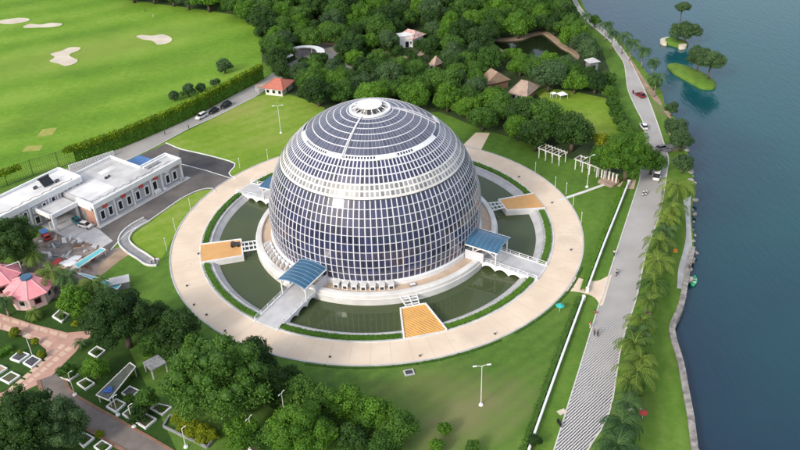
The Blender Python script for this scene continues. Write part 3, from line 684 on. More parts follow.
def canopy(am, label, hw=3.75):
    r = empty('entrance_canopy', (0,0,0), R(am), label, 'canopy', 'blue canopies over the moat bridges')
    x0, x1 = 25.75, 33.8; nseg = 10; zz = lambda y: 5.75-.7*(y/hw)**2
    drop = lambda x: .35*(x-x0)/(x1-x0)
    mb = MB(); vs = []; fs = []
    for i in range(nseg+1):
        y = -hw+2*hw*i/nseg
        for x in (x0, x1): vs += [(x, y, zz(y)-drop(x)), (x, y, zz(y)-drop(x)+.07)]
    for i in range(nseg):
        a = 4*i; fs += [(a,a+4,a+6,a+2), (a+1,a+3,a+7,a+5), (a,a+1,a+5,a+4), (a+2,a+6,a+7,a+3)]
    mb.add(vs, fs).build('glass_roof', M['canopy'], r)
    mb = MB()
    for k in range(8):
        x = x0+(x1-x0)*k/7
        pts = [(x, -hw+2*hw*i/nseg, zz(-hw+2*hw*i/nseg)-drop(x)+.09) for i in range(nseg+1)]
        mb.path(pts, [.05 if 0 < k < 7 else .10]*(nseg+1), 5)
    mb.build('roof_ribs', M['bluerib'], r)
    mb = MB()
    for s in (-1, 1): mb.tube((x0, s*hw, zz(hw)-.02), (x1, s*hw, zz(hw)-drop(x1)-.02), .14, n=8)
    mb.build('eave_beams', M['white'], r)
    for s in (-1, 1):
        mb = MB(); mb.tube((33.2, s*3.3, .8), (33.2, s*3.3, 4.6), .16, n=8); mb.path([(33.2, s*3.3, 3.0), (32.0, s*3.35, 4.0), (30.2, s*3.4, 4.75)], [.10]*3, 6)
        mb.path([(33.2, s*3.3, 3.2), (33.1, s*1.9, 4.4), (33.1, 0, 5.3)], [.08]*3, 6); mb.build('post', M['white'], r)
        mb = MB(); mb.tube((27.6, s*3.3, 1.2), (27.6, s*3.3, 4.9), .16, n=8); mb.path([(27.6, s*3.3, 3.2), (28.8, s*3.35, 4.2), (30.2, s*3.4, 4.8)], [.10]*3, 6); mb.build('post', M['white'], r)
        MB().box((28.0, s*3.55, 2.4), (4.6,.12,2.4)).build('side_wall', M['frame'], r)
    return r
M['bluerib'] = mat('pale_blue_rib', (.16,.30,.46), .4)
BR = ((-124.5, 'at the front left of the dome'), (-32, 'at the right of the dome'), (145.2, 'at the rear left of the dome'))
for a, t in BR:
    bridge(a, 'white railed moat bridge with arched edge '+t); canopy(a, 'curved blue glass entrance canopy '+t)

# ---- orange timber decks
def plank_mat(name, ang, c1, c2, wl, c3):
    m = mat(name, c1, .8, col2=c2, scale=.5, detail=6, bump=.1)
    n, l = m.node_tree.nodes, m.node_tree.links; b = n['Principled BSDF']; old = b.inputs['Base Color'].links[0].from_socket
    g = n.new('ShaderNodeNewGeometry'); mp = n.new('ShaderNodeMapping'); mp.inputs['Rotation'].default_value = (0,0,R(ang)); l.new(g.outputs['Position'], mp.inputs['Vector'])
    wv = n.new('ShaderNodeTexWave'); wv.inputs['Scale'].default_value = .314/wl; wv.inputs['Distortion'].default_value = 1.2; wv.inputs['Detail'].default_value = 3; l.new(mp.outputs[0], wv.inputs['Vector'])
    mr = n.new('ShaderNodeMapRange'); mr.inputs['From Min'].default_value = .55; mr.inputs['From Max'].default_value = .9; mr.inputs['To Max'].default_value = .8; l.new(wv.outputs['Fac'], mr.inputs['Value'])
    mx = n.new('ShaderNodeMix'); mx.data_type = 'RGBA'; mx.inputs['B'].default_value = (*c3,1); l.new(mr.outputs[0], mx.inputs['Factor']); l.new(old, mx.inputs['A']); l.new(mx.outputs['Result'], b.inputs['Base Color'])
    return m
M['orange'] = plank_mat('orange_boards', 10, (.68,.38,.14), (.60,.33,.12), .5, (.56,.32,.14))
M['orange2'] = plank_mat('orange_diagonal_boards', -45, (.66,.32,.045), (.52,.24,.03), .62, (.72,.52,.30))
def deck(a_in, a_out, label, m, zz=.45):
    am = (a_in[0]+a_in[1])/2
    r = empty('timber_deck', pol(38, am, 0), 0, label, 'deck', 'orange decks over the moat'); off = -Vector(r.location)
    c = [pol(33.2, a_in[0])+off, pol(33.2, a_in[1])+off, pol(43.1, a_out[1])+off, pol(43.1, a_out[0])+off]
    cen = (c[0]+c[1]+c[2]+c[3])/4
    MB().prism([(p.x, p.y) for p in c], -1.8, zz-.06).build('base', M['offwhite'], r)
    ins = [cen+(p-cen)*.94 for p in c]; ins[2] = c[2]+(c[3]-c[2]).normalized()*.3; ins[3] = c[3]+(c[2]-c[3]).normalized()*.3
    MB().prism([(p.x, p.y) for p in ins], zz-.05, zz).build('boards', m, r)
    for p, q, i in ((c[0],c[3],0), (c[1],c[2],1), (c[0],c[1],2)):
        d = (q-p); L = d.length; mid = (p+q)/2; s = (cen-mid); s.normalize()
        MB().box((mid.x+s.x*.17, mid.y+s.y*.17, zz+.05), (L-(.36 if i == 2 else .0), .3, .34), math.atan2(d.y, d.x)).build('edge_wall', M['white'], r)
    g = MB(); fr = [pol(29.6, am+t)+off for t in (-3.6, 0, 3.6)]; to = [c[0].lerp(c[1], t) for t in (.25, .5, .75)]
    for p, q in zip(fr, to):
        d = q-p; m_ = (p+q)/2; g.box((m_.x, m_.y, zz+.15), (d.length, .22, .3), math.atan2(d.y, d.x))
    for t in (.25, .55, .85):
        p, q = fr[0].lerp(to[0], t), fr[2].lerp(to[2], t); d = q-p; m_ = (p+q)/2; g.box((m_.x, m_.y, zz+.14), (d.length, .2, .25), math.atan2(d.y, d.x))
    g.build('gangway_lattice', M['white'], r)
    return r
deck((-176.9,-163.6), (-175.9,-164.8), 'plain orange deck on the left side of the moat', M['orange'])
deck((-83.3,-73.2), (-84.6,-72.1), 'orange striped deck at the front of the moat', M['orange2'])
deck((7.2,17.4), (5.6,16.4), 'plain orange deck on the right side of the moat', M['orange'])
pu = empty('pump_cart', G(235.5,246,.45), .1, 'small dark pump cart parked on the left orange deck', 'cart')
MB().box((0,0,.55), (2.2,1.1,.5)).box((-.5,0,1.0), (.8,.8,.5)).build('body', M['dark'], pu, bevel=.06)
for x in (-.7,.7):
    for y in (-.55,.55): MB().tube((x,y-.08,.3), (x,y+.08,.3), .3, n=12).build('wheel', M['black'], pu)

# ================================================================== FOLIAGE
def leaf_cards(cen, nrm, size, jit=.9, asp=1.5):
    """numpy arrays of leaf centres and outward normals -> quad vertices (bent diamond)"""
    N = len(cen); n = nrm + rng.normal(0, jit, (N,3)); n /= np.linalg.norm(n, axis=1)[:,None]
    t = np.cross(n, rng.normal(0, 1, (N,3))); t /= np.linalg.norm(t, axis=1)[:,None]; b = np.cross(n, t)
    s = size*rng.uniform(.6, 1.35, N)[:,None]
    v = np.stack([cen-t*s*asp*.5, cen-b*s*.42+n*s*.08, cen+t*s*asp*.5, cen+b*s*.42+n*s*.08], 1)
    return v.reshape(-1,3)
def leaf_mesh(name, verts, tint, core=None):
    q = len(verts)//4; vs = verts; fs = np.arange(q*4).reshape(-1,4); me = bpy.data.meshes.new(name)
    nv, nf = len(vs), q
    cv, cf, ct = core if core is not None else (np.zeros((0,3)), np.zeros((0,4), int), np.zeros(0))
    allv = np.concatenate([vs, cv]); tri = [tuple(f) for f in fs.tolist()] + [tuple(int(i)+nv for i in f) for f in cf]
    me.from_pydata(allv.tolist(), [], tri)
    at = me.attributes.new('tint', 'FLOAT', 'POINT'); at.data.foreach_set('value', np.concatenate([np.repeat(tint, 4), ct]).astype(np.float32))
    return me
def ball_np(c, r, n=8, m=6):
    mb = MB().ball((0,0,0), 1, n, m); v = np.array(mb.v); v = v*(1+rng.normal(0,.06,(len(v),1)))*r+c
    return v, mb.f
def crown_mesh(name, nblob, nleaf, size, flat=.8, br=(.30,.46), spread=.72, seed=0, droop=0, gap=.2):
    global rng; rng = np.random.default_rng(seed)
    # clump centres over an uneven ellipsoid
    C_ = []; tries = 0
    while len(C_) < nblob and tries < 4000:
        tries += 1
        d = rng.normal(0,1,3); d /= np.linalg.norm(d)
        if d[2] < -.45: continue
        p = d*spread*rng.uniform(.55,1.08)*np.array([1,1,flat])
        if all(np.linalg.norm(p-q) > gap for q in C_): C_.append(p)
    C_.append(np.array([0,0,0.0])); Rr = rng.uniform(br[0], br[1], len(C_)); Rr[-1] = .55
    Cn = np.array(C_); vs, ts = [], []; cv, cf, ct = [], [], []; k = 0
    w = Rr**2; w = w/w.sum()
    for i, (c, r) in enumerate(zip(Cn, Rr)):
        n = int(nleaf*w[i]); d = rng.normal(0,1,(n,3)); d /= np.linalg.norm(d,axis=1)[:,None]
        pos = c + d*r*np.array([1,1,.85])*rng.uniform(.78,1.14,(n,1))
        keep = np.ones(n, bool)
        for j in range(len(Cn)):
            if j != i: keep &= np.linalg.norm((pos-Cn[j])/np.array([1,1,.85]),axis=1) > Rr[j]*.88
        keep &= pos[:,2] > -flat*.75
        pos, d = pos[keep], d[keep]
        if droop: pos[:,2] -= droop*rng.uniform(0,1,len(pos))*r
        vs.append(leaf_cards(pos, d+np.array([0,0,.35]), size))
        ts.append(np.clip(rng.uniform(.05,.8)+rng.normal(0,.16,len(pos)),0,1))
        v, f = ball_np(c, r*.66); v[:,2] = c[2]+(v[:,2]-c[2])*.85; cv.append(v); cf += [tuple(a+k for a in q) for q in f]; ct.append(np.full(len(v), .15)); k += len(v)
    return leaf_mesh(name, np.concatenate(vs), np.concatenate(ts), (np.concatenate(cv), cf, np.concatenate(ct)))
def trunk_mesh(name, seed, h0=-1.25, rr=.085):
    r = random.Random(seed); mb = MB()
    p = [Vector((0,0,h0)), Vector((r.uniform(-.04,.04), r.uniform(-.04,.04), h0*.6)), Vector((r.uniform(-.08,.08), r.uniform(-.08,.08), -.25))]
    mb.path(p, [rr*1.25, rr, rr*.8], 8)
    for i in range(5):
        a = i*1.256+r.uniform(-.3,.3); e = p[2]+Vector((math.cos(a)*.5, math.sin(a)*.5, .45)); m_ = p[2].lerp(e, .5)+Vector((0,0,.06))
        mb.path([p[2], m_, e], [rr*.6, rr*.4, rr*.2], 6)
    return mb.mesh(name, True)
CR = {'round': [crown_mesh('crown', 30, 9500, .062, .84, (.20,.42), .76, seed=s) for s in (1,2,3)] + [crown_mesh('crown', 24, 9000, .062, .95, (.24,.44), .68, seed=9)],
      'spread': [crown_mesh('crown', 36, 9500, .060, .62, (.18,.34), .86, seed=s) for s in (4,5)],
      'big': [crown_mesh('crown', 60, 26000, .036, .80, (.13,.30), .84, seed=s, gap=.14) for s in (6,7)],
      'feather': [crown_mesh('crown', 90, 34000, .034, .82, (.11,.26), .90, seed=8, droop=.7, gap=.12)],
      'bush': [crown_mesh('crown', 18, 3600, .095, .8, (.24,.42), .68, seed=s) for s in (11,12)]}
TR = [trunk_mesh('trunk', s) for s in (1,2,3)]
KIND = {'dark':'leaf_dark','mid':'leaf_mid','bright':'leaf_bright','yellow':'leaf_yellow','blue':'leaf_blue'}
CRM = {}
def crown_for(kind, tone, i):
    k = (kind, tone, i % len(CR[kind]))
    if k not in CRM:
        me = CR[kind][k[2]].copy(); me.materials.append(M[KIND[tone]]); CRM[k] = me
    return CRM[k]
TRM = []
for t in TR: t.materials.append(M['bark'])
TREES = []
def tree(base, r, kind, tone, label=None, group=None, name='tree', cat='tree', zs=1.0, stem=1.0, leafname='crown'):
    """base: ground point, r: crown radius"""
    i = random.randrange(100)
    o = empty(name, (base[0], base[1], base[2] if len(base) > 2 else 0), random.uniform(0, 6.28), label, cat, group)
    c = link(leafname, crown_for(kind, tone, i), None, o, (0,0,r*stem)); c.scale = (r*random.uniform(.92,1.08), r*random.uniform(.92,1.08), r*zs)
    if stem > .6:
        t = link('trunk', TR[i % 3], None, o, (0,0,r*1.25*stem/1.25)); t.scale = (r, r, r*stem/1.25)
    TREES.append((o, r)); return o
def tree_px(u, v, rpx, kind, tone, label=None, group=None, **kw):
    """u,v: crown centre in the photograph, rpx: crown half width"""
    r = 4.0
    for _ in range(4):
        p = G(u, v, r*kw.get('stem', 1.0)); r = rpx/(FPX/(p-CAM).length)
    return tree((p.x, p.y, 0), r, kind, tone, label, group, **kw)

# named trees, front left garden
tree_px(12,240,26,'big','dark','very dark broad tree beside the left white block and the rubble yard')
tree_px(122,320,33,'big','dark','big dark green tree between the teal canopy and the pink garden road')
tree_px(176,330,23,'round','dark','dark bushy tree between the big dark tree and the ring road')
tree_px(152,345,15,'round','mid','mid green tree at the left of the feathery tree, by the mossy long roof')
tree_px(215,378,50,'feather','mid','largest feathery mid green tree at the lower left of the ring road')
tree_px(250,358,22,'round','dark','dark tree touching the ring road kerb, behind the feathery tree')
tree_px(272,384,21,'round','dark','dark shaded tree to the right of the feathery tree')
tree_px(160,316,15,'round','dark','dark tree squeezed between the big dark tree and the bushy tree')
tree_px(192,346,16,'round','mid','mid green tree above the feathery tree, below the bushy tree')
tree_px(290,378,14,'round','dark','dark low tree at the lawn edge, above the tree row')
tree_px(262,366,17,'round','dark','dark tree hugging the right side of the feathery tree')
tree_px(172,352,13,'bush','dark','dark shrub wedged left of the feathery tree')
tree_px(129,398,6,'bush','mid','small shrub between the middle slatted bed and the small round tree')
tree_px(245,398,17,'round','mid','mid green low tree tucked under the right side of the feathery tree')
tree_px(75,300,17,'round','bright','round bright green tree beside the pink octagonal house')
tree_px(94,368,13,'round','bright','bright small tree growing out of a planter left of the mossy roof')
tree_px(150,352,9,'bush','bright','lime green small tree beside the mossy roof end')
tree_px(145,400,14,'bush','mid','small round tree in a white planter below the grey slatted bed')
tree_px(138,415,11,'bush','dark','small dark tree in the lowest white planter beside the lane')
tree_px(66,371,10,'bush','mid','small leaning tree in the planter by the pink road corner')
tree_px(22,420,34,'big','dark','large dark tree at the lower left corner above the lane')
tree_px(58,425,27,'big','blue','large blue green tree at the lower left, right of the darkest tree')
tree_px(12,448,24,'round','dark','dark tree cut by the bottom left corner')
tree_px(240,436,20,'round','bright','bright green tree at the bottom edge beside the yellow shrub bed')
tree_px(268,440,17,'round','mid','mid green tree at the bottom edge, right of the bright one')
tree_px(302,434,31,'big','bright','large bright tree at the bottom edge below the tree row')
tree_px(300,393,21,'round','mid','leftmost mid green tree of the row below the front lawn edge')
tree_px(322,402,19,'round','mid','second mid green tree of the row on the front lawn')
tree_px(345,403,20,'round','bright','third tree, brighter, of the row on the front lawn')
tree_px(372,415,22,'round','bright','fourth bright tree of the row on the front lawn, nearest its middle')
tree_px(398,428,21,'round','mid','rightmost full sized tree of the row on the front lawn')
tree_px(352,440,19,'round','dark','dark tree at the bottom edge under the tree row')
tree_px(385,446,17,'round','mid','half cut tree at the bottom edge below the rightmost row tree')
tree_px(277,400,12,'bush','dark','small dark tree left of the tree row by a lamp post')
tree_px(328,422,13,'bush','dark','small dark tree between the large bright tree and the tree row')
tree_px(444,428,9,'bush','bright','bright sapling on the brown worn patch of the front lawn')
tree_px(437,446,9,'bush','bright','bright sapling at the bottom edge right of the tree row')
tree_px(473,447,9,'bush','mid','mid green sapling at the bottom edge below the lawn lamp post')
tree_px(535,440,8,'bush','dark','dark sapling at the bottom edge by the white wall')
# right side trees
tree_px(628,156,27,'big','bright','large bright tree overhanging the promenade beside the white van')
tree_px(604,158,17,'round','bright','bright tree between the pergola and the big promenade tree')
tree_px(652,162,13,'round','mid','mid green tree at the kerb right of the big promenade tree')
tree_px(573,131,22,'round','dark','dark tree at the front of the clearing beside the white pergola')
tree_px(545,118,20,'round','mid','mid green tree behind the white pergola at the clearing corner')
tree_px(523,113,18,'round','dark','dark tree left of the clearing, below the brown thatched house')
tree_px(600,140,10,'bush','yellow','yellow green small tree at the foot of the clearing')
hb = [(611,92,9),(613,103,9),(617,112,9),(621,121,9),(626,129,10),(633,137,9),(608,80,10)]
hw_ = ['topmost beside the clearing','second from the top','third from the top','fourth from the top','fifth from the top','lowest','just below the grey tank']
for (u,v,r_), t in zip(hb, hw_): tree_px(u, v, r_, 'bush', 'mid', 'green bush in the line between clearing and promenade, '+t, 'bushes lining the promenade beside the clearing', name='bush', cat='bush', stem=.8)
# bushes by the golf fence
for (u,v,r_), t in zip(((174,95.5,6.5),(188,90.5,8.5),(201,87.5,6),(215,83,6),(224,66,9)), ('leftmost','largest','third from the left','fourth from the left','biggest loose, furthest right')):
    tree_px(u, v, r_, 'bush', 'blue', 'round bush on the golf course along the creeper fence, '+t, 'bushes along the golf fence', name='bush', cat='bush', stem=.8)
# shore trees, right
tree_px(676,128,12,'round','blue','blue green leaning tree on the shore above the mooring deck')
tree_px(682,140,12,'round','blue','blue green tree on the shore beside the mooring deck')
tree_px(672,108,8,'bush','blue','small shore tree above the leaning tree')
tree_px(684,163,11,'bush','blue','shore tree below the mooring deck, above the first palm')
tree_px(655,82,8,'bush','mid','small bush by the lower end of the upper palm row')
tree_px(595.5,20,7,'bush','mid','small round bush at the far head of the palm row')

# forest behind the dome: individual trees
FLM = [('red roofed house',279,85,13),('curved tan plaza',322,51,0),('pink roofed lodge',411,36,9),('small brown hut',436,62,6),('dark pond',535,44,0),('dark gabled hut',493,79,9),
       ('brown thatched house',523,88,13),('grey water tank',592,66,0),('white pergola',553,150,9),('dome cap',371,101,0),('golf course corner',262,24,0),
       ('golf course top edge',190,2,0),('far lake shore',582,6,0),('frame edge above dome',400,3,0),('frame edge above plaza',310,2,0),('beige path behind the dome',478,138,0)]
fp = [(276,58),(258,16),(235,7),(190,0),(130,-8),(150,-14),(300,-14),(450,-14),(560,-14),(564,5),(574,20),(589,42),(598,58),(602,72),(602,88),(598,92),(545,86),(538,96),(550,110),(572,124),(590,142),(560,142),(535,136),(505,127),(470,116),(445,106),(410,96),(330,94),(305,94),(290,84)]
fw = [(p.x,p.y) for p in GP(fp, 5)]
excl = [[(p.x,p.y) for p in GP(q)] for q in (
   [(486,40),(520,32),(543,28),(556,32),(575,48),(584,54),(570,60),(520,58),(490,46)],
   [(536,94),(560,88),(590,92),(612,98),(620,125),(618,142),(597,146),(575,122),(545,108)],
   [(262,95),(264,78),(290,68),(300,80),(294,98)], [(286,62),(300,49),(318,46),(336,50),(338,58),(318,60),(300,66)],
   [(398,44),(400,30),(420,28),(430,36),(424,46),(412,56),(402,56)], [(430,72),(431,60),(442,60),(444,72)], [(484,90),(484,76),(500,70),(505,88)], [(508,104),(510,84),(535,80),(545,95),(530,108)],
   [(585,76),(586,64),(600,64),(600,78)])]
SHOW = [[(495,41),(508,39),(522,38),(532,35),(543,33),(551,36),(558,42),(566,48),(572,52),(556,54),(530,52),(508,47)], [(541,95),(560,92),(585,94),(612,100),(618,118),(616,134),(600,140),(582,122),(560,106)],
  [(264,84),(276,78),(292,82),(290,94),(268,95)], [(288,61),(292,54),(306,50),(320,47.5),(336,52),(330,57),(310,58)], [(401,40),(403,30),(420,30),(426,36),(414,44),(404,50)], [(432,66),(435,60),(441,63),(438,67)], [(487,80),(494,71),(502,76),(496,84)],
  [(510,92),(520,82),(536,86),(530,97)], [(588,66),(596,62),(596,66)], [(362,47),(385,51),(403,57),(418,56)], [(345,64),(349,68)], [(600,40),(612,56),(622,72)], [(465,143),(477,133),(488,134)], [(553,158),(585,170)], [(434,115),(440,119),(447,122)]]
SHOWP = [[((a[0]*(1-t)+b[0]*t), (a[1]*(1-t)+b[1]*t)) for a, b in zip(P_, P_[1:]+P_[:1]) for t in (0,.5)]+[(sum(p[0] for p in P_)/len(P_), sum(p[1] for p in P_)/len(P_))] for P_ in SHOW]
SHOWP = [q for P_ in SHOWP for q in P_]
def toimg(p): q = Vector(p)-CAM; d = q.dot(FW); return 400+FPX*q.dot(RT)/d, 225-FPX*q.dot(UP)/d, FPX/d
rnd = random.Random(21); pts = []
bx = (min(p[0] for p in fw), max(p[0] for p in fw), min(p[1] for p in fw), max(p[1] for p in fw))
for _ in range(60000):
    p = (rnd.uniform(bx[0], bx[1]), rnd.uniform(bx[2], bx[3]))
    if not inside(p, fw): continue
    far = p[1] > 150; r_ = rnd.uniform(3.6, 6.0) if not far else rnd.uniform(5.0, 7.2)
    if any((p[0]-q[0])**2+(p[1]-q[1])**2 < (.72*(r_+q[2]))**2 for q in pts): continue
    if any((p[0]-o.location.x)**2+(p[1]-o.location.y)**2 < (q*.7+r_*.6)**2 for o, q in TREES): continue
    u, v, k = toimg((p[0], p[1], r_*.95))
    if any(((u-a)/(r_*k*.88))**2+((v-b)/(r_*k*.85))**2 < 1 for a, b in SHOWP): continue
    pts.append((p[0], p[1], r_))
    if len(pts) >= 262: break
NFOREST = len(pts)
fl = []
for p in pts:
    r_ = p[2]
    tone = rnd.choices(('dark','mid','bright','blue'), (.24,.40,.24,.12))[0]
    o = tree((p[0], p[1], 0), r_, rnd.choice(('round','round','spread')), tone, None, None, zs=rnd.uniform(.9,1.2), stem=.95)
    q = Vector((p[0], p[1], 5))-CAM; d = q.dot(FW); u, v = 400+FPX*q.dot(RT)/d, 225-FPX*q.dot(UP)/d
    nm, lx, ly, _h = min(FLM, key=lambda L: (L[1]-u)**2+(1.6*(L[2]-v))**2)
    dx, dy = u-lx, v-ly
    rel = ('left of' if dx < 0 else 'right of') if abs(dx) > 1.2*abs(dy) else ('behind' if dy < 0 else 'in front of')
    fl.append((o, tone, rel, nm, u))
words = {'dark':'dark green','mid':'mid green','bright':'bright green','blue':'bluish green'}
keyed = {}
for t in fl: keyed.setdefault(t[1:4], []).append(t)
for (tone, rel, nm), L in keyed.items():
    L.sort(key=lambda t: t[4])
    for i, t in enumerate(L):
        base = '%s broad tree %s the %s' % (words[tone], rel, nm)
        if len(L) > 1: base += ', '+(ORD[min(i,17)] if i < len(L)-1 else 'rightmost')
        tag(t[0], base, 'tree', 'forest trees behind the dome')
print('FOREST', NFOREST)
# far woodland beyond the frame
def mass(name, poly, n, r0, tone, label, cat, zb=3.5):
    rr = random.Random(5); P = [(p.x,p.y) for p in poly]; b = (min(p[0] for p in P), max(p[0] for p in P), min(p[1] for p in P), max(p[1] for p in P)); o = None
    src = CR['bush'][0]; V = np.array([v.co for v in src.vertices]); F = [tuple(f.vertices) for f in src.polygons]
    T = np.zeros(len(V), np.float32); src.attributes['tint'].data.foreach_get('value', T); av, af, at = [], [], []; k = 0; c = 0
    while c < n:
        p = (rr.uniform(b[0],b[1]), rr.uniform(b[2],b[3]))
        if not inside(p, P): continue
        s = r0*rr.uniform(.8,1.3); a = rr.uniform(0,6.28); m_ = np.array([[math.cos(a),-math.sin(a),0],[math.sin(a),math.cos(a),0],[0,0,1.1]])
        av.append((V@m_.T)*s+np.array([p[0],p[1],zb])); af += [tuple(i+k for i in f) for f in F]; at.append(T); k += len(V); c += 1
    me = bpy.data.meshes.new(name); me.from_pydata(np.concatenate(av).tolist(), [], af); at_ = me.attributes.new('tint','FLOAT','POINT'); at_.data.foreach_set('value', np.concatenate(at).astype(np.float32))
    return tag(link(name, me, M[KIND[tone]]), label, cat, None, 'stuff')
mass('far_woodland', [Vector((-150,236,0)), Vector((-150,330,0)), Vector((60,330,0)), Vector((78,212,0)), Vector((-60,214,0))], 170, 9, 'dark', 'dense dark woodland continuing behind the forest at the top edge', 'woodland', 5)
# low scrub that closes the forest floor
mass('undergrowth', [Vector((p[0],p[1],0)) for p in [(q.x,q.y) for q in GP([(276,66),(262,55),(262,22),(235,12),(190,6),(140,-8),(480,-10),(486,38),(500,60),(484,90),(470,122),(440,108),(400,104),(330,104),(300,94),(300,70),(284,62)])]], 260, 2.6, 'dark', 'low dark undergrowth filling the gaps under the forest trees', 'undergrowth', 1.0)

# palms
def palm_crown(seed, nf=17, L=1.0, nl=15):
    r = random.Random(seed); vs, fs, tint = [], [], []
    for i in range(nf):
        a = i*2.399+r.uniform(-.2,.2); e0 = R(r.uniform(20,70) if i > nf*.3 else r.uniform(-5,25)); ln = L*r.uniform(.85,1.1); tv = r.uniform(0,.9)
        p = Vector((0,0,0)); e = e0; pts = []; n = 9
        for k in range(n+1):
            pts.append(p.copy()); d = Vector((math.cos(a)*math.cos(e), math.sin(a)*math.cos(e), math.sin(e))); p = p+d*(ln/n); e -= R(r.uniform(11,18))
        side = Vector((-math.sin(a), math.cos(a), 0))
        def at(t):
            x = t*n; j = min(int(x), n-1); return pts[j].lerp(pts[j+1], x-j), (pts[j+1]-pts[j]).normalized()
        for k in range(n):   # rachis
            w0 = .014*(1-k/n)+.005; w1 = .014*(1-(k+1)/n)+.005; b = len(vs)
            vs += [pts[k]-side*w0, pts[k]+side*w0, pts[k+1]+side*w1, pts[k+1]-side*w1]; fs.append((b,b+1,b+2,b+3)); tint += [1.0]*4
        for k in range(nl):
            t = .14+.86*k/(nl-1); c, d = at(min(t,.999)); ll = L*.30*math.sin(math.pi*min(.97,.22+.74*t))**.7*r.uniform(.85,1.1)
            up = side.cross(d)
            if up.z < 0: up = -up
            for s in (-1,1):
                q = (side*s*.88+d*.52-up*r.uniform(.15,.45)-Vector((0,0,.18))).normalized(); wd = d*(L*.030); b = len(vs)
                m_ = c+q*ll*.55+up*.012
                vs += [c-wd*.5, c+wd*.5, m_+wd*.75, m_-wd*.55]; fs.append((b,b+1,b+2,b+3)); tip = c+q*ll-Vector((0,0,ll*.12)); vs += [tip]; fs.append((b+3,b+2,len(vs)-1)); tint += [min(1,max(0,tv+r.uniform(-.15,.15)))]*5
    me = bpy.data.meshes.new('crown'); me.from_pydata([tuple(v) for v in vs], [], fs); at_ = me.attributes.new('tint','FLOAT','POINT'); at_.data.foreach_set('value', tint); return me
PC = [palm_crown(s, n) for s, n in ((1,15),(2,18),(3,17),(4,20))]
PCM = {}
def palm(u, v, rpx, h, tone, label, group='palms along the lake shore', i=0, lean=(.6,.3)):
    p = G(u, v, h); r = rpx/(FPX/(p-CAM).length)*1.25
    k = (i % 4, tone)
    if k not in PCM: me = PC[i % 4].copy(); me.materials.append(M[tone]); PCM[k] = me
    o = empty('palm_tree', (p.x-lean[0], p.y-lean[1], 0), 0, label, 'palm tree', group)
    c = link('crown', PCM[k], None, o, (lean[0], lean[1], h)); c.scale = (r,r,r); c.rotation_euler = (0,0,random.uniform(0,6))
    mb = MB(); q = [Vector((0,0,-.1)), Vector((lean[0]*.15, lean[1]*.15, h*.35)), Vector((lean[0]*.5, lean[1]*.5, h*.7)), Vector((lean[0], lean[1], h+.05))]
    mb.path(q, [.26,.2,.17,.15], 8); mb.build('trunk', M['palmbark'], o, smooth=True)
    return o
rp = [(678,186,19,'topmost of the near shore row, below the shore trees'),(671.5,209,17,'second from the top of the near shore row'),(665,231,14,'third from the top of the near shore row, short and dense'),(660,243,17,'fourth from the top of the near shore row'),(657.5,261,19,'beside the orange mat, fifth of the near shore row'),(654,283,18,'below the orange mat, beside the end of the grey shore paving'),
      (642,321,19,'left of the seated couple on the shore lawn'),(634,345,20,'just below the palm with the seated couple'),(637,372,23,'wide, with yellow drooping fronds, above the red parasol'),(630,384,14,'crowded against the wide palm at the road edge'),(622,424,24,'dark, left of the red parasol'),(617,447,25,'dark, cut by the bottom frame edge')]
rp += [(668,220,13,'short, tucked under the second palm of the near shore row'),(649,300,14,'small, between the grey paving end and the seated couple'),(638,333,15,'half hidden between two palms left of the seated couple'),(641,359,16,'leaning out over the shore lawn above the wide palm'),(627,403,17,'dark, between the crowded palm and the two darkest palms')]
for i, (u,v,r_,t) in enumerate(rp): palm(u, v, r_, 5.2 if v < 400 else 5.8, 'leaf_palm' if i not in (2,10,11,14,16) else 'leaf_palm_dark', 'coconut palm '+t, i=i)
up_ = [(586.5,15,7,'at the far end of the upper row'),(606.7,24,10,'second from the far end of the upper row'),(613,33,8,'third from the far end of the upper row, slim'),(624,36,11,'fourth from the far end of the upper row'),(632,42.5,11,'fifth from the far end of the upper row'),(644,49.5,11,'sixth from the far end of the upper row'),(653.5,62,9,'seventh from the far end of the upper row'),(657,77,12,'nearest of the upper row, bushy')]
for i, (u,v,r_,t) in enumerate(up_): palm(u, v, r_*.84, 6.5, 'leaf_palm_dark', 'shore palm '+t, i=i+1, lean=(.3,.5))
gp = [(52,273,19,'leaf_palm','wide yellowish palm above the pink octagonal house'),(33,256,13,'leaf_palm','pale palm at the edge of the rubble yard'),(92,284,16,'leaf_palm','yellow palm beside the teal canopy'),(66,278,14,'leaf_palm_dark','dark palm between the yellow palms by the rubble yard'),(81,342,8,'leaf_palm_dark','small palm on the pink road corner'),(34,313,9,'leaf_palm','small palm in front of the pink octagonal house'),(4,300,10,'leaf_palm_dark','palm at the left frame edge by the pink house'),(104,290,10,'leaf_palm_dark','dark palm right of the yellow palm by the teal canopy')]
for i, (u,v,r_,m_,t) in enumerate(gp): palm(u, v, r_, 4.5 if r_ > 9 else 1.6, m_, t, 'palms around the pink house', i=i, lean=(.3,-.2))

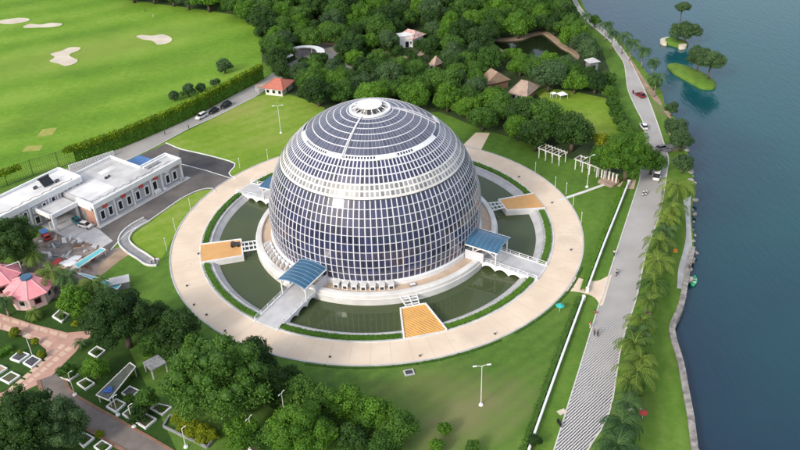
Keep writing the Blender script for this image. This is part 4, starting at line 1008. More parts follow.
# leafy hedges
def hedge_mesh(name, L, w, h, size, dens, seed, top=None, yellow_top=False):
    """leaf-covered box hedge along polyline L"""
    global rng; rng = np.random.default_rng(seed)
    mb = MB(); A, B = offset_line(L, -w/2*.86), offset_line(L, w/2*.86); n = len(L); vs, fs = [], []
    for a, b in zip(A, B): vs += [(a.x,a.y,0),(a.x,a.y,h*.9),(b.x,b.y,h*.9),(b.x,b.y,0)]
    for i in range(n-1):
        for j in range(3): fs.append((4*i+j, 4*i+j+1, 4*i+5+j, 4*i+4+j))
    cen, nr = [], []
    for a, b in zip(L[:-1], L[1:]):
        d = b-a; ln = d.length; s = Vector((-d.y, d.x, 0)).normalized()
        for k in range(int(ln*dens*(w+2*h))):
            t = random.random(); u_ = random.uniform(0, w+2*h); p = a+d*t; wob = .16*h*math.sin(p.x*1.3+p.y*.9)*random.random()
            if u_ < h: q = p-s*w/2+Vector((0,0,u_)); m_ = -s
            elif u_ < h+w: q = p+s*(u_-h-w/2)+Vector((0,0,h+wob)); m_ = Vector((0,0,1))
            else: q = p+s*w/2+Vector((0,0,u_-h-w)); m_ = s
            cen.append(q); nr.append(m_)
    cen = np.array([tuple(c) for c in cen]); nr = np.array([tuple(c) for c in nr]); cen += rng.normal(0, size*.3, cen.shape)
    ti = np.clip(.4+.3*np.sin(cen[:,0]*.9+cen[:,1]*.7)+rng.normal(0,.18,len(cen)),0,1)
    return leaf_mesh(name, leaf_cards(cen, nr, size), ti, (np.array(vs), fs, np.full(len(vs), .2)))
gaps = sorted([(-128.6,-120.4),(-36.2,-27.8),(141,149.4),(-176.5,-164.2),(-84.9,-71.8),(5.2,16.9),(52.8,61.2),(95,108)])
hl = ['before the left deck, left','between the left deck and the front left bridge','between the front left bridge and the striped deck','between the striped deck and the right bridge','between the right bridge and the right deck','behind the right deck','at the back of the dome','between the back and the rear left bridge']
gs = [g for g in gaps]
for i in range(len(gs)):
    a0 = gs[i][1]; a1 = gs[(i+1) % len(gs)][0]
    if a1 < a0: a1 += 360
    nm = ['between the left deck and the front left bridge','between the front left bridge and the striped deck','between the striped deck and the right bridge','between the right bridge and the right deck','from the right deck to behind the dome','hidden behind the dome','from behind the dome to the rear left bridge','between the rear left bridge and the left deck'][i]
    if i == 5: continue
    o = link('hedge', hedge_mesh('hedge', [p for p in arc(41.95, a0, a1, 26)], 1.4, .48, .26, 8, 30+i), M['leaf_bright']); tag(o, 'low green hedge inside the ring road, '+nm, 'hedge', 'hedges around the moat')
for a0, a1, t in ((-108,-62,'bottom'),(-58,-25,'lower right')):
    o = link('ground_cover', hedge_mesh('ground_cover', arc(50.85, a0, a1, 40), .5, .13, .3, 5, int(a1)+400), M['leaf_mid']); tag(o, 'ragged weeds along the outer kerb of the ring road, '+t, 'weeds', None, 'stuff')
# golf boundary fence with creepers
fbase = GP([(-20,194),(5,186.5),(30,177),(67,165.5),(118,148.3),(152,134),(189,117.8),(236,92.8),(263,78.5)])
FL = smooth_line(fbase, 5)
fe = empty('boundary_fence', FL[0], 0, 'tall green wire fence along the golf course, its upper part smothered in yellow green creeper', 'fence'); fo = -Vector(FL[0])
FLl = [p+fo for p in FL]
for j in range(3): MB().path([p+Vector((0,0,.15+2.4*j)) for p in FLl], [.05]*len(FLl), 4).build('rail', M['dark'], fe)
tot = [0]
for a, b in zip(FLl[:-1], FLl[1:]): tot.append(tot[-1]+(b-a).length)
d = 0
while d < tot[-1]:
    i = max(j for j in range(len(tot)) if tot[j] <= d); i = min(i, len(FLl)-2); t = (d-tot[i])/(tot[i+1]-tot[i]); p = FLl[i].lerp(FLl[i+1], t)
    MB().tube(p, p+Vector((0,0,5.2)), .09, n=6).build('post', M['fence_green'], fe); d += 7.4
def mesh_panel():   # sheer green netting: thin strands
    mb = MB()
    for i, (a, b) in enumerate(zip(FLl[:-1], FLl[1:])):
        n = max(2, int((b-a).length/.55))
        for k in range(n): p = a.lerp(b, k/n); mb.tube(p, p+Vector((0,0,4.9)), .035, n=3, cap=False)
        for j in range(1, 12): mb.tube(a+Vector((0,0,.42*j)), b+Vector((0,0,.42*j)), .03, n=3, cap=False)
    return mb
mesh_panel().build('netting', M['fence_green'], fe, fix=False)
kk = min(range(len(FL)), key=lambda i: (FL[i]-G(80,161)).length)
link('creeper', hedge_mesh('creeper', FLl[kk:], 1.1, 4.4, .42, 6.5, 51), M['leaf_bright'], fe)
def topband(L, name, z, seed, hh=1.0):
    me = hedge_mesh(name, L, 1.6, hh, .42, 13, seed); o = link(name, me, M['leaf_lime'], fe, (0,0,z)); return o
M['leaf_lime'] = leaf_mat('leaf_lime', (.10,.19,.008), (.28,.40,.014))
kl = min(range(len(FL)), key=lambda i: (FL[i]-G(66,166)).length)
topband(FLl[kl:], 'creeper_top', 3.9, 52, 1.5)
k2 = min(range(len(FL)), key=lambda i: (FL[i]-G(30,177)).length)
topband(FLl[1:k2], 'creeper_top', 3.4, 53, 1.3)
# white picket rail
pk = GP([(70,170),(92,163),(114,155.5)]); pr0 = empty('picket_rail', pk[0], 0, 'white picket rail behind the white building', 'railing')
mb = MB()
for i in range(30):
    p = pk[0].lerp(pk[2], i/29)-pk[0]; MB().box((p.x,p.y,.8), (.28,.28,1.6), .9).build('picket', M['white'], pr0)
a_, b_ = Vector((0,0,1.2)), pk[2]-pk[0]+Vector((0,0,1.2)); MB().tube(a_, b_, .07, n=6).build('top_rail', M['white'], pr0)

# ================================================================== WHITE OFFICE BUILDING (left)
bld = empty('office_building', (-70.6,9.1,0), math.atan2(.793026,.609188), 'long white flat roofed office building with grey facade and red panels beside the asphalt yard', 'building')
def bx(name, x0, x1, y0, y1, z0, z1, m, parent=None, bevel=0): return MB().box(((x0+x1)/2,(y0+y1)/2,(z0+z1)/2), (x1-x0,y1-y0,z1-z0)).build(name, M[m], parent or bld, bevel=bevel)
MB().prism([(0.15,0.15),(28.85,.15),(28.85,6),(20,6),(20,18.2),(.15,18.2)], 0, 5.5).build('main_wall', M['grey'], bld)
MB().prism([(.3,.3),(28.7,.3),(28.7,5.8),(19.8,5.8),(19.8,18),(.3,18)], 5.3, 5.75).build('main_roof', M['roof_grey'], bld)
bx('roof_patch', 1.2, 9.5, 3.5, 11.5, 5.74, 5.79, 'roof_white'); bx('roof_patch', 12, 17, 12, 14, 5.74, 5.78, 'roof_white')
def parapet(segs, z0, z1, t=.45, m='white'):
    for (x0,y0,x1,y1) in segs:
        if x0 == x1: bx('parapet', x0-t/2, x0+t/2, min(y0,y1)+t/2, max(y0,y1)-t/2, z0, z1, m)
        else: bx('parapet', min(x0,x1)-t/2, max(x0,x1)+t/2, y0-t/2, y0+t/2, z0, z1, m)
parapet([(0,0,29,0),(29,0,29,6),(20.2,6,29,6),(20,6,20,18.2),(0,18.2,20,18.2),(0,0,0,7)], 5.0, 6.4)
def window(x, z0, w_, h, y=0.15, parent=None):
    f = MB()
    for dx in (-1,1): f.box((dx*(w_/2+.1), -.08, h/2), (.24,.26,h+.5))
    for dz in (-.12, h+.12): f.box((0,-.08,dz), (w_,.26,.26))
    o = f.build('window_frame', M['white'], bld, (x,y,z0)); MB().box((0,-.03,h/2), (w_,.06,h)).box((0,-.07,h*.55), (.07,.05,h)).build('pane', M['glassdark'], o); return o
for x in (1.9,4.4,7.5,10.4,13.3,16.4,23.7,26.2): window(x, 1.2, 1.15, 2.3)
window(19.2, 1.3, 1.3, 2.4)
for x in (.05,5.9,11.9,18.0,21.7,28.75): bx('pilaster', x-.22, x+.22, -.12, .3, 0, 5.0, 'white')
for x, m in ((3.1,'red'),(9.0,'red'),(14.9,'red'),(19.9,'red')): bx('red_panel', x-.75, x+.75, .04, .22, 3.9, 4.95, m)
bx('tan_panel', 26.4, 28.0, .04, .22, 4.0, 4.9, 'earth'); MB().add([(22.6,.05,4.9),(25.2,.05,4.9),(23.9,.05,3.8),(22.6,.2,4.9),(25.2,.2,4.9),(23.9,.2,3.8)], [(0,2,1),(3,4,5),(0,1,4,3),(1,2,5,4),(2,0,3,5)]).build('triangle_panel', M['white'], bld)
ac = bx('balcony_box', 18.5, 20.2, -.9, .1, .35, 1.15, 'white'); bx('balcony_box', 21.3, 22.4, -.7, .1, .0, .5, 'white'); bx('balcony_box', 27.6, 28.7, -.8, .1, .3, .9, 'concrete')
bx('apron', -.8, 30.2, -1.5, .14, 0, .16, 'concrete')
for x, y, s in ((11.0,9.0,.8),(12.2,9.3,.5)): bx('roof_vent', x, x+s, y, y+s*.8, 5.7, 6.2, 'dark')
bx('roof_ledge', 20.6, 25.2, 3.6, 4.5, 5.7, 6.0, 'slatgrey'); bx('roof_ledge', 20.4, 28.6, 5.0, 5.6, 5.7, 6.1, 'white')
MB().prism([(20.4,6.6),(28.4,6.4),(28.2,16.5),(20.6,17)], 3.1, 3.35, True).build('blue_lean_to_roof', M['bluepanel'], bld)
for x, y in ((20.8,16.2),(27.8,16.0),(27.9,7.0)): MB().tube((x,y,0), (x,y,3.1), .1).build('lean_to_post', M['white'], bld)
# waterproofing edge on the roof, wavy
mb = MB(); pts = [(.9+i*.75, 2.2+.32*math.sin(i*1.9)+.2*math.sin(i*.7), 5.80) for i in range(36)]
mb.path(pts, [.07]*36, 4).build('roof_seam', M['slatgrey'], bld)
# left wing, taller
bx('wing_wall', -20, 6.4, 13.15, 22.4, 0, 6.9, 'grey'); bx('wing_roof', -19.8, 6.2, 13.4, 22.2, 6.8, 7.1, 'roof_white')
for s in ((-20,13,6.5,13,0),(-20,22.5,6.5,22.5,0)): bx('parapet', s[0], s[2], s[1]-.25, s[1]+.25, 6.2, 7.75, 'white')
bx('parapet', 6.25, 6.75, 13.25, 22.25, 6.2, 7.75, 'white'); bx('parapet', -20.25, -19.75, 13.25, 22.25, 6.2, 7.75, 'white')
mb = MB(); pts = [(-19+i*.8, 14.9+.35*math.sin(i*1.7)+.2*math.sin(i*.6), 7.13) for i in range(31)]; mb.path(pts, [.08]*31, 4).build('roof_seam', M['thatch'], bld)
for x in (-10.9,-8.1,-5.4): window(x, 4.2, .9, 1.3, 13.15)
for x in (-2.6,.2,3.9): window(x, 3.9 if x < 3 else 3.7, .95, 2.0, 13.15)
for x in (-8.2,-5.3,-11.5,-14.5): window(x, 1.0, 1.2, 1.9, 13.15)
bx('red_panel', -7.5, -6.1, 13.0, 13.2, 3.0, 4.2, 'red')
for x in (-12.6,-9.7,-4.0,-1.3,1.8,5.6): bx('pilaster', x-.2, x+.2, 12.9, 13.3, 0 if x < -3.5 else 3.5, 6.2, 'white')
# entrance porch
bx('porch_roof', -8.0, -.3, 6.5, 12.9, 4.55, 4.9, 'roof_grey')
bx('porch_parapet', -8.2, .1, 6.1, 6.6, 4.3, 5.5, 'white'); bx('porch_parapet', -8.4, -8.0, 6.65, 12.85, 4.3, 5.5, 'white'); bx('porch_parapet', -.45, -.05, 1, 6.05, 4.3, 5.5, 'white')
for x, y in ((-.7,6.9),(-7.6,6.9)): bx('porch_pillar', x-.3, x+.3, y-.3, y+.3, 0, 4.5, 'white')
bx('brick_wall', -.12, .12, .6, 6.0, 0, 4.2, 'brick'); bx('brick_recess', -.16, -.1, 4.0, 5.6, 0, 3.2, 'slatgrey')
dr = bx('entrance_door', -4.6, -1.9, 12.95, 13.12, 0, 2.6, 'glassdark'); MB().box((-3.25,12.9,1.35), (.12,.1,2.6)).box((-3.25,12.9,2.7), (3.0,.16,.22)).build('door_frame', M['white'], dr)
bx('porch_grille', -7.4, -5.2, 9.6, 9.8, 0, 1.8, 'white'); bx('porch_floor', -8, 0, 1, 13, 0, .1, 'concrete')
heater = empty('solar_heater', bld.matrix_basis @ Vector((0,0,0)), 0)
BM_ = Matrix.Translation(Vector((-70.6,9.1,0))) @ Matrix.Rotation(math.atan2(.793026,.609188), 4, 'Z')
def at_b(x, y, z=0): return BM_ @ Vector((x,y,z))
BRZ = math.atan2(.793026,.609188)
heater.location = at_b(-.6, 17.5, 7.1); heater.rotation_euler = (0,0,BRZ); tag(heater, 'dark tilted solar water heater on the taller wing roof', 'solar heater')
mb = MB(); vs = [(-1.5,-1,.3),(1.5,-1,.3),(1.5,1,1.9),(-1.5,1,1.9)]; vs += [(a,b,c+.12) for a,b,c in vs]; mb.add(vs, [(3,2,1,0),(4,5,6,7),(0,1,5,4),(1,2,6,5),(2,3,7,6),(3,0,4,7)]).build('panel', M['blackcar'], heater)
MB().tube((-1.6,1.1,2.0), (1.6,1.1,2.0), .3, n=12).build('tank', M['dark'], heater)
for x in (-1.3,1.3):
    MB().tube((x,1.05,0), (x,1.05,1.8), .06).build('leg', M['white'], heater); MB().tube((x,-.95,0), (x,-.95,.35), .06).build('leg', M['white'], heater)
for i, (x,y) in enumerate(((-3.4,18.6),(1.9,16.8))):
    o = empty('air_conditioner', at_b(x,y,7.1), BRZ, 'small dark rooftop cooling box '+('left' if i == 0 else 'right')+' of the solar heater', 'air conditioner')
    MB().box((0,0,.35), (1.0,.6,.7)).build('housing', M['dark'], o, bevel=.04); MB().tube((0,-.31,.35), (0,-.29,.35), .25, n=12).build('fan_grille', M['slatgrey'], o)

# ================================================================== HOUSES AND HUTS
def octa_house(c, r, h, label, rz=0, skylight=True):
    o = empty('pink_house', (c.x,c.y,0), rz, label, 'house'); n = 8
    MB().prism([(r*.82*math.cos(2*math.pi*i/n), r*.82*math.sin(2*math.pi*i/n)) for i in range(n)], 0, h).build('wall', M['pinkwall'], o)
    mb = MB(); lo = [(r*math.cos(2*math.pi*i/n), r*math.sin(2*math.pi*i/n), h-.3) for i in range(n)]; hi = [(r*.26*math.cos(2*math.pi*i/n), r*.26*math.sin(2*math.pi*i/n), h+r*.36) for i in range(n)]
    mb.add(lo+hi, [(i,(i+1) % n,(i+1) % n+n,i+n) for i in range(n)]+[tuple(range(n))[::-1], tuple(range(n,2*n))]); rf = mb.build('roof', M['pink'], o)
    mb = MB()
    for i in range(n): mb.tube(Vector(lo[i])+Vector((0,0,.05)), Vector(hi[i])+Vector((0,0,.05)), .09, n=5)
    mb.build('ridge_tiles', M['pinkwall'], rf)
    if skylight: MB().prism([(r*.24*math.cos(2*math.pi*i/n), r*.24*math.sin(2*math.pi*i/n)) for i in range(n)], h+r*.36+.01, h+r*.36+.45).build('skylight', M['canopy'], o)
    for i in range(n):
        a = 2*math.pi*(i+.5)/n; q = r*.82*math.cos(math.pi/n)
        w = MB().box((0,0,0), (.14,1.5,1.5)).build('window_frame', M['white'] if i % 2 else M['pinkdark'], o, (q*math.cos(a),q*math.sin(a),h*.5), a)
        MB().box((.06,0,0), (.08,1.1,1.1)).build('pane', M['glassdark'], w)
    return o
octa_house(G(33.5,299), 5.5, 3.8, 'pink octagonal house with a small blue skylight beside the palms', .25)
octa_house(G(2,288), 5.2, 3.8, 'pink house with faceted roof cut by the left frame edge', .1, False)
tf = empty('swing_gantry', G(17,283), .6, 'open white metal gantry standing between the two pink roofs', 'gantry')
mb = MB()
for x in (-1.8,1.8):
    MB().tube((x,0,0), (x,0,5.2), .11, n=6).build('post', M['white'], tf)
MB().tube((-1.8,0,5.2), (1.8,0,5.2), .11, n=6).build('crossbar', M['white'], tf)

def hip_house(name, pts_px, h, rise, m, wallm, label, ridge=.45, eave=.6, z=None, parts=True):
    P = GP(pts_px, h); c = sum(P, Vector())/4; rz = math.atan2((P[1]-P[0]).y, (P[1]-P[0]).x)
    L = ((P[1]-P[0]).length+(P[2]-P[3]).length)/2; W = ((P[3]-P[0]).length+(P[2]-P[1]).length)/2
    o = empty(name, (c.x,c.y,0), rz, label, 'house'); a, b = L/2, W/2
    MB().box((0,0,h/2), (L-2*eave,W-2*eave,h)).build('wall', M[wallm], o)
    k = a*ridge
    vs = [(-a,-b,h-.1),(a,-b,h-.1),(a,b,h-.1),(-a,b,h-.1),(-k,0,h+rise),(k,0,h+rise)]
    rf = MB().add(vs, [(0,1,5,4),(1,2,5),(2,3,4,5),(3,0,4),(3,2,1,0)]).build('roof', M[m], o)
    mb = MB(); mb.tube((-k,0,h+rise+.02), (k,0,h+rise+.02), .12, n=6)
    for s, t in (((-a,-b,h-.05),(-k,0,h+rise)),((a,-b,h-.05),(k,0,h+rise)),((a,b,h-.05),(k,0,h+rise)),((-a,b,h-.05),(-k,0,h+rise))): mb.tube(s, t, .10, n=5)
    mb.build('ridge_cap', M[m], rf)
    for x in (-.5,0,.5):
        w = MB().box((0,0,0), (1.3,.16,1.4)).build('window_frame', M['white'], o, (x*(L-2*eave)*.7,-b+eave,h*.52)); MB().box((0,-.06,0), (1.0,.1,1.1)).build('pane', M['glassdark'], w)
    w = MB().box((0,0,0), (.16,1.2,2.1)).build('door', M['timber'], o, (a-eave,0,1.05)); MB().ball((.1,.4,0), .07).build('handle', M['kerb'], w)
    return o
RH = hip_house('red_roofed_house', [(263,88),(285,90.5),(293,80),(273,77)], 2.7, 1.9, 'redroof', 'offwhite', 'cream house with red hip roof at the top of the bright lawn', .25, .9)
bx_ = empty('lean_to', G(262,92), .4, 'small pale lean-to porch beside the red roofed house', 'lean-to')
MB().box((0,0,2.3), (3.6,2.6,.2)).build('roof', M['thatch2'], bx_)
for x in (-1.6,1.6):
    for y in (-1.1,1.1): MB().box((x,y,1.1), (.25,.25,2.2)).build('post', M['offwhite'], bx_)
hip_house('thatched_house', [(510,93),(529,97),(538,86),(520,81)], 2.8, 3.0, 'thatch2', 'timber', 'brown thatched hip roof house at the corner of the pale clearing', .35, 1.0)
hip_house('gabled_hut', [(486,83),(494,88),(502,77),(494,72)], 3.0, 3.4, 'thatch', 'timber', 'dark brown steep roofed hut left of the thatched house', .85, .6)
hip_house('gabled_hut', [(483,79),(488,81),(491,77),(486,75)], 2.6, 1.6, 'thatch', 'timber', 'low dark annex hut touching the steep roofed hut', .7, .4)
hip_house('lodge', [(400,36.5),(414,40),(424,34),(409,29.5)], 3.4, 2.0, 'lodge_roof', 'offwhite', 'pale pink roofed lodge among the forest trees', .5, .8)
wa = empty('white_annex', G(405,46), .2, 'white walled annex just below the pink roofed lodge', 'annex'); MB().box((0,0,2.2), (5,3.6,4.4)).build('wall', M['white'], wa); MB().box((0,0,4.55), (5.5,4.1,.25)).build('roof', M['offwhite'], wa); MB().box((.4,-1.82,1.2), (1.3,.1,2.2)).build('door', M['glassdark'], wa)
hip_house('small_hut', [(431,64.5),(437,66.5),(441,62),(435,60)], 2.6, 2.6, 'thatch2', 'timber', 'tiny brown peaked hut alone in the forest', .2, .5)
# round plaza and white curved canopy
pc = G(321,53.5); o = MB().ring([(.02,.06),(9.5,.06)], n=48, c=(pc.x,pc.y)).build('plaza', M['road_pale'], fix=False); tag(o, 'round tan plaza half hidden by forest trees', 'plaza', kind='structure')
o = MB().ring([(9.5,0),(9.5,.9),(9.9,.9),(9.9,0)], 20, 200, 40, (pc.x,pc.y)).build('curved_wall', M['tanpave']); tag(o, 'low tan curved wall around the round plaza', 'wall')
ca = empty('curved_canopy', (G(305,61).x, G(305,61).y, 0), 0, 'white crescent canopy beside the round plaza', 'canopy')
MB().ring([(4.6,3.3),(7.6,3.0),(7.6,3.3),(4.6,3.6)], -5, 215, 32).build('roof', M['white'], ca)
for a in range(30, 200, 40): MB().tube(pol(6.8,a,0), pol(6.8,a,3.2), .14).build('post', M['white'], ca)
o = tag(MB().box((0,0,0.04), (3.2,9,.08)).build('path', M['road_pale'], None, (G(347,66).x,G(347,66).y,0), .5), 'short pale path glimpsed between forest trees', 'path', kind='structure')
strip('forest_path', smooth_line([G(*p) for p in ((335,53),(362,48),(385,51),(404,57),(418,56),(427,47))],4), -1.1, 1.1, 0, .05, M['earth'], 'brown path winding through the forest to the lodge', 'path', 'structure')
tk = empty('water_tank_house', G(591,74), .3, 'grey roofed tank tower among the trees by the promenade', 'tower')
MB().box((0,0,2.4), (3.2,2.8,4.8)).build('wall', M['slatgrey'], tk); MB().add([(-2.2,-2.0,4.8),(2.2,-2.0,4.8),(2.2,2.0,4.8),(-2.2,2.0,4.8),(0,0,6.0)], [(0,1,4),(1,2,4),(2,3,4),(3,0,4),(3,2,1,0)]).build('roof', M['concrete'], tk); MB().box((0,-1.43,3.0), (1.1,.1,1.3)).build('window', M['glassdark'], tk)
# pergolas
def pergola(px, n, w, rz, label, h=2.9):
    o = empty('pergola', px, rz, label, 'pergola', 'white pergolas by the trees'); L = 2.3*(n-1)
    for i in range(n):
        for y in (-w/2, w/2): MB().box((-L/2+2.3*i, y, h/2), (.24,.24,h)).build('post', M['offwhite'], o)
    for y in (-w/2, w/2): MB().box((0,y,h+.13), (L+1.0,.22,.22)).build('beam', M['offwhite'], o)
    for i in range(2*n): MB().box((-L/2-.3+(L+.6)*i/(2*n-1), 0, h+.36), (.14,w+.7,.16)).build('rafter', M['tanpave' if i % 3 == 1 else 'offwhite'], o)
    return o
ang = math.atan2((G(617,181)-G(540,152)).y, (G(617,181)-G(540,152)).x)
pergola(G(552,160), 4, 3.0, ang, 'white pergola between the two leftmost trees on the lawn edge')
pergola(G(592,173), 5, 2.6, ang, 'white pergola under the bright tree by the footpath deck')
for i in range(6):
    p = G(598+3.6*i, 176.5+1.4*i); o = tag(MB().box((0,0,1.3), (.4,.4,2.6)).box((0,0,2.66), (.55,.55,.14)).build('gate_pillar', M['offwhite'], None, p, ang), 'white pillar under the bright promenade tree, '+ORD[i]+' of six', 'pillar', 'white pillars below the promenade tree')
dk = empty('viewing_deck', G(608.5,182.5), ang, 'small brown step deck at the end of the white footpath', 'deck')
MB().box((0,0,.2), (4.6,3.0,.4)).build('platform', M['thatch2'], dk); MB().box((0,-1.75,.1), (4.2,.5,.2)).build('step', M['thatch2'], dk); MB().box((0,1.4,.75), (4.6,.1,.9)).build('backrest', M['timber'], dk)
o = sheet('paved_apron', [GP([(617,186),(627,189),(634,189),(636,180),(624,180)])], .016, M['tanfloor'], 'tan paved patch at the foot of the promenade tree', 'paving')
# clearing furniture
for i, (u,v,s) in enumerate(((562,98.5,1.5),(553.5,97.8,.9))):
    o = empty('garden_tent', G(u,v), .3, ('larger' if i == 0 else 'smaller')+' white awning on the pale clearing', 'awning'); MB().add([(-s,-s*.8,1.6),(s,-s*.8,1.6),(s,s*.8,1.6),(-s,s*.8,1.6),(0,0,1.6+s*.6)], [(0,1,4),(1,2,4),(2,3,4),(3,0,4),(3,2,1,0)]).build('roof', M['white'], o)
    for x in (-1,1):
        for y in (-.8,.8): MB().tube((x*s*.9,y*s*.9,0), (x*s*.9,y*s*.9,1.6), .05, n=6).build('leg', M['white'], o)

# ================================================================== WHITE WALL ALONG THE PROMENADE LAWN
wl = smooth_line(GP([(628.5,184),(616,216),(604,246),(591,281),(587,292)]), 3); wl2 = smooth_line(GP([(583.5,300),(571,334),(554,381),(530,449),(522,475)]), 3)
for L, t in ((wl,'upper'),(wl2,'lower')):
    r_ = empty('boundary_wall', L[0], 0, t+' run of the long white boundary wall beside the promenade lawn', 'wall', 'white boundary wall'); off = -Vector(L[0]); LL = [p+off for p in L]
    A, B = offset_line(LL,-.13), offset_line(LL,.13); vs, fs = [], []; n = len(LL)
    for a, b in zip(A, B): vs += [(a.x,a.y,0),(a.x,a.y,.95),(b.x,b.y,.95),(b.x,b.y,0)]
    for i in range(n-1):
        for j in range(3): fs.append((4*i+j,4*i+j+1,4*i+5+j,4*i+4+j))
    fs += [(0,1,2,3),(4*n-4,4*n-3,4*n-2,4*n-1)]; MB().add(vs, fs).build('wall', M['white'], r_)
    A, B = offset_line(LL,-.20), offset_line(LL,.20); vs, fs = [], []
    for a, b in zip(A, B): vs += [(a.x,a.y,.953),(a.x,a.y,1.05),(b.x,b.y,1.05),(b.x,b.y,.953)]
    for i in range(n-1):
        for j in range(4): fs.append((4*i+j,4*i+(j+1)%4,4*i+4+(j+1)%4,4*i+4+j))
    MB().add(vs, fs).build('coping', M['white'], r_)
    for p in (LL[0], LL[-1]): MB().box((p.x,p.y,.6), (.6,.6,1.25)).build('end_pillar', M['white'], r_)
for i, (L, t) in enumerate(((offset_line(wl,-1.0),'upper'),(offset_line(wl2,-1.0),'lower'))):
    o = link('hedge', hedge_mesh('hedge', L, 1.1, .8, .3, 5, 71+i), M['leaf_bright' if i == 0 else 'leaf_mid']); tag(o, 'green hedge on the dome side of the white wall, '+t+' run', 'hedge')

# ================================================================== GARDEN BEDS
def bed(q, inner, label, group='white framed beds in the garden', h=.45, z=0):
    P = GP(q); c = sum(P, Vector())/4; o = empty('planter_bed', (c.x,c.y,0), 0, label, 'planter', group); Q = [p-c for p in P]
    if sum(Q[i].x*Q[(i+1)%4].y-Q[(i+1)%4].x*Q[i].y for i in range(4)) < 0: Q = Q[::-1]
    I = [p*.80 for p in Q]; vs = [(p.x,p.y,0) for p in Q]+[(p.x,p.y,h) for p in Q]+[(p.x,p.y,h) for p in I]+[(p.x,p.y,.05) for p in I]; fs = []
    for i in range(4):
        j = (i+1) % 4; fs += [(i,j,j+4,i+4),(i+4,j+4,j+8,i+8),(i+8,j+8,j+12,i+12)]
    MB().add(vs, fs).build('frame', M['white'], o)
    MB().prism([(p.x*.99,p.y*.99) for p in I], .05, h-.13).build('filling', M[inner], o)
    if inner == 'slatgrey':
        for k in range(6):
            t = (k+.5)/6; a = I[0].lerp(I[1],t); b = I[3].lerp(I[2],t); m_ = (a+b)/2; d = b-a; MB().box((m_.x,m_.y,h-.06), (d.length*.96,.12,.12), math.atan2(d.y,d.x)).build('slat', M['dark'], o)
    return o
beds = [([(30,178),(60,153),(90,165),(58,188)],'slatgrey','white framed bed of grey slats left of the lamp post'),([(68,190),(98,168),(125,180),(95,205)],'slatgrey','white framed bed of grey slats just under the yellow bush'),
 ([(0,238),(35,215),(62,228),(28,252)],'soil','white framed empty green bed beside the descending pink road'),([(-25,212),(4,196),(24,206),(-5,225)],'earth','white framed bed of tan soil at the left frame edge'),
 ([(178,230),(205,212),(236,224),(207,243)],'soil','white framed planter with a leaning tree by the pink road corner'),([(228,250),(256,234),(283,250),(254,270)],'soil','white framed bed left of the mossy roof'),
 ([(360,280),(385,258),(415,272),(388,298)],'slatgrey','white framed bed of grey slats in the middle of the garden'),([(315,320),(345,295),(375,310),(345,338)],'soil','white framed green bed left of the middle slatted bed'),
 ([(362,342),(392,318),(420,334),(388,360)],'soil','white framed bed under a small tree beside the lane'),([(402,365),(434,340),(466,356),(432,385)],'soil','white framed lowest bed under a dark small tree'),
 ([(445,325),(470,310),(512,320),(482,345)],'soil','white framed bed in the shade of the feathery tree'),([(262,160),(288,140),(314,153),(288,176)],'soil','white framed bed at the foot of the big dark tree'),
 ([(155,52),(180,30),(206,46),(184,70)],'soil','white framed bed beside the pink octagonal house'),([(220,415),(250,395),(282,412),(248,440)],'soil','white framed bed below the lane, left one'),
 ([(278,438),(304,418),(334,436),(306,460)],'soil','white framed bed below the lane, right one at the bottom edge'),([(735,445),(762,418),(800,440),(770,470)],'soil','white framed bed at the bottom edge right of the bright tree')]
for q, m, t in beds: bed(S3(q), m, t)
rb = empty('raised_hedge_bed', G(*s3(16,155)), 0, 'bright clipped hedge block at the left frame edge', 'hedge')
p0_, p1_ = G(*s3(-10,170)), G(*s3(35,145)); link('foliage', hedge_mesh('foliage', [p0_-Vector(rb.location), p1_-Vector(rb.location)], 2.0, .9, .3, 9, 90), M['leaf_bright'], rb)
pgq = GP(S3([(285,282),(385,186),(402,198),(322,298)]), 2.2); pcn = sum(pgq, Vector())/4
lg = empty('long_shelter', (pcn.x,pcn.y,0), 0, 'long mossy dark roofed shelter with a white edge in the garden', 'shelter'); qq = [p-pcn for p in pgq]
MB().prism([(p.x,p.y) for p in qq], 2.1, 2.28, True).build('roof', M['greenroof'], lg); mb = MB()
for i in range(4): mb.tube((qq[i].x,qq[i].y,2.24), (qq[(i+1)%4].x,qq[(i+1)%4].y,2.24), .13, n=6)
mb.build('roof_edge', M['offwhite'], lg)
for p in qq: MB().tube((p.x*.92,p.y*.92,0), (p.x*.92,p.y*.92,2.1), .1).build('post', M['offwhite'], lg)
bl_ = tag(MB().box((0,0,.09), (1.7,1.0,.18)).box((.3,.5,.25), (.8,.9,.14), .4).build('blue_tarp', mat('blue_tarp',(.04,.11,.35),.6), None, G(*s3(320,270),2.28)), 'crumpled blue tarpaulin on the near end of the mossy roof', 'tarpaulin')
sh2 = empty('grey_shelter', G(157,372), .7, 'flat grey roofed shelter half hidden at the left of the feathery tree', 'shelter'); MB().box((0,0,2.4), (3.4,3.4,.2)).build('roof', M['slatgrey'], sh2)
for x in (-1.5,1.5):
    for y in (-1.5,1.5): MB().box((x,y,1.15), (.2,.2,2.3)).build('post', M['offwhite'], sh2)
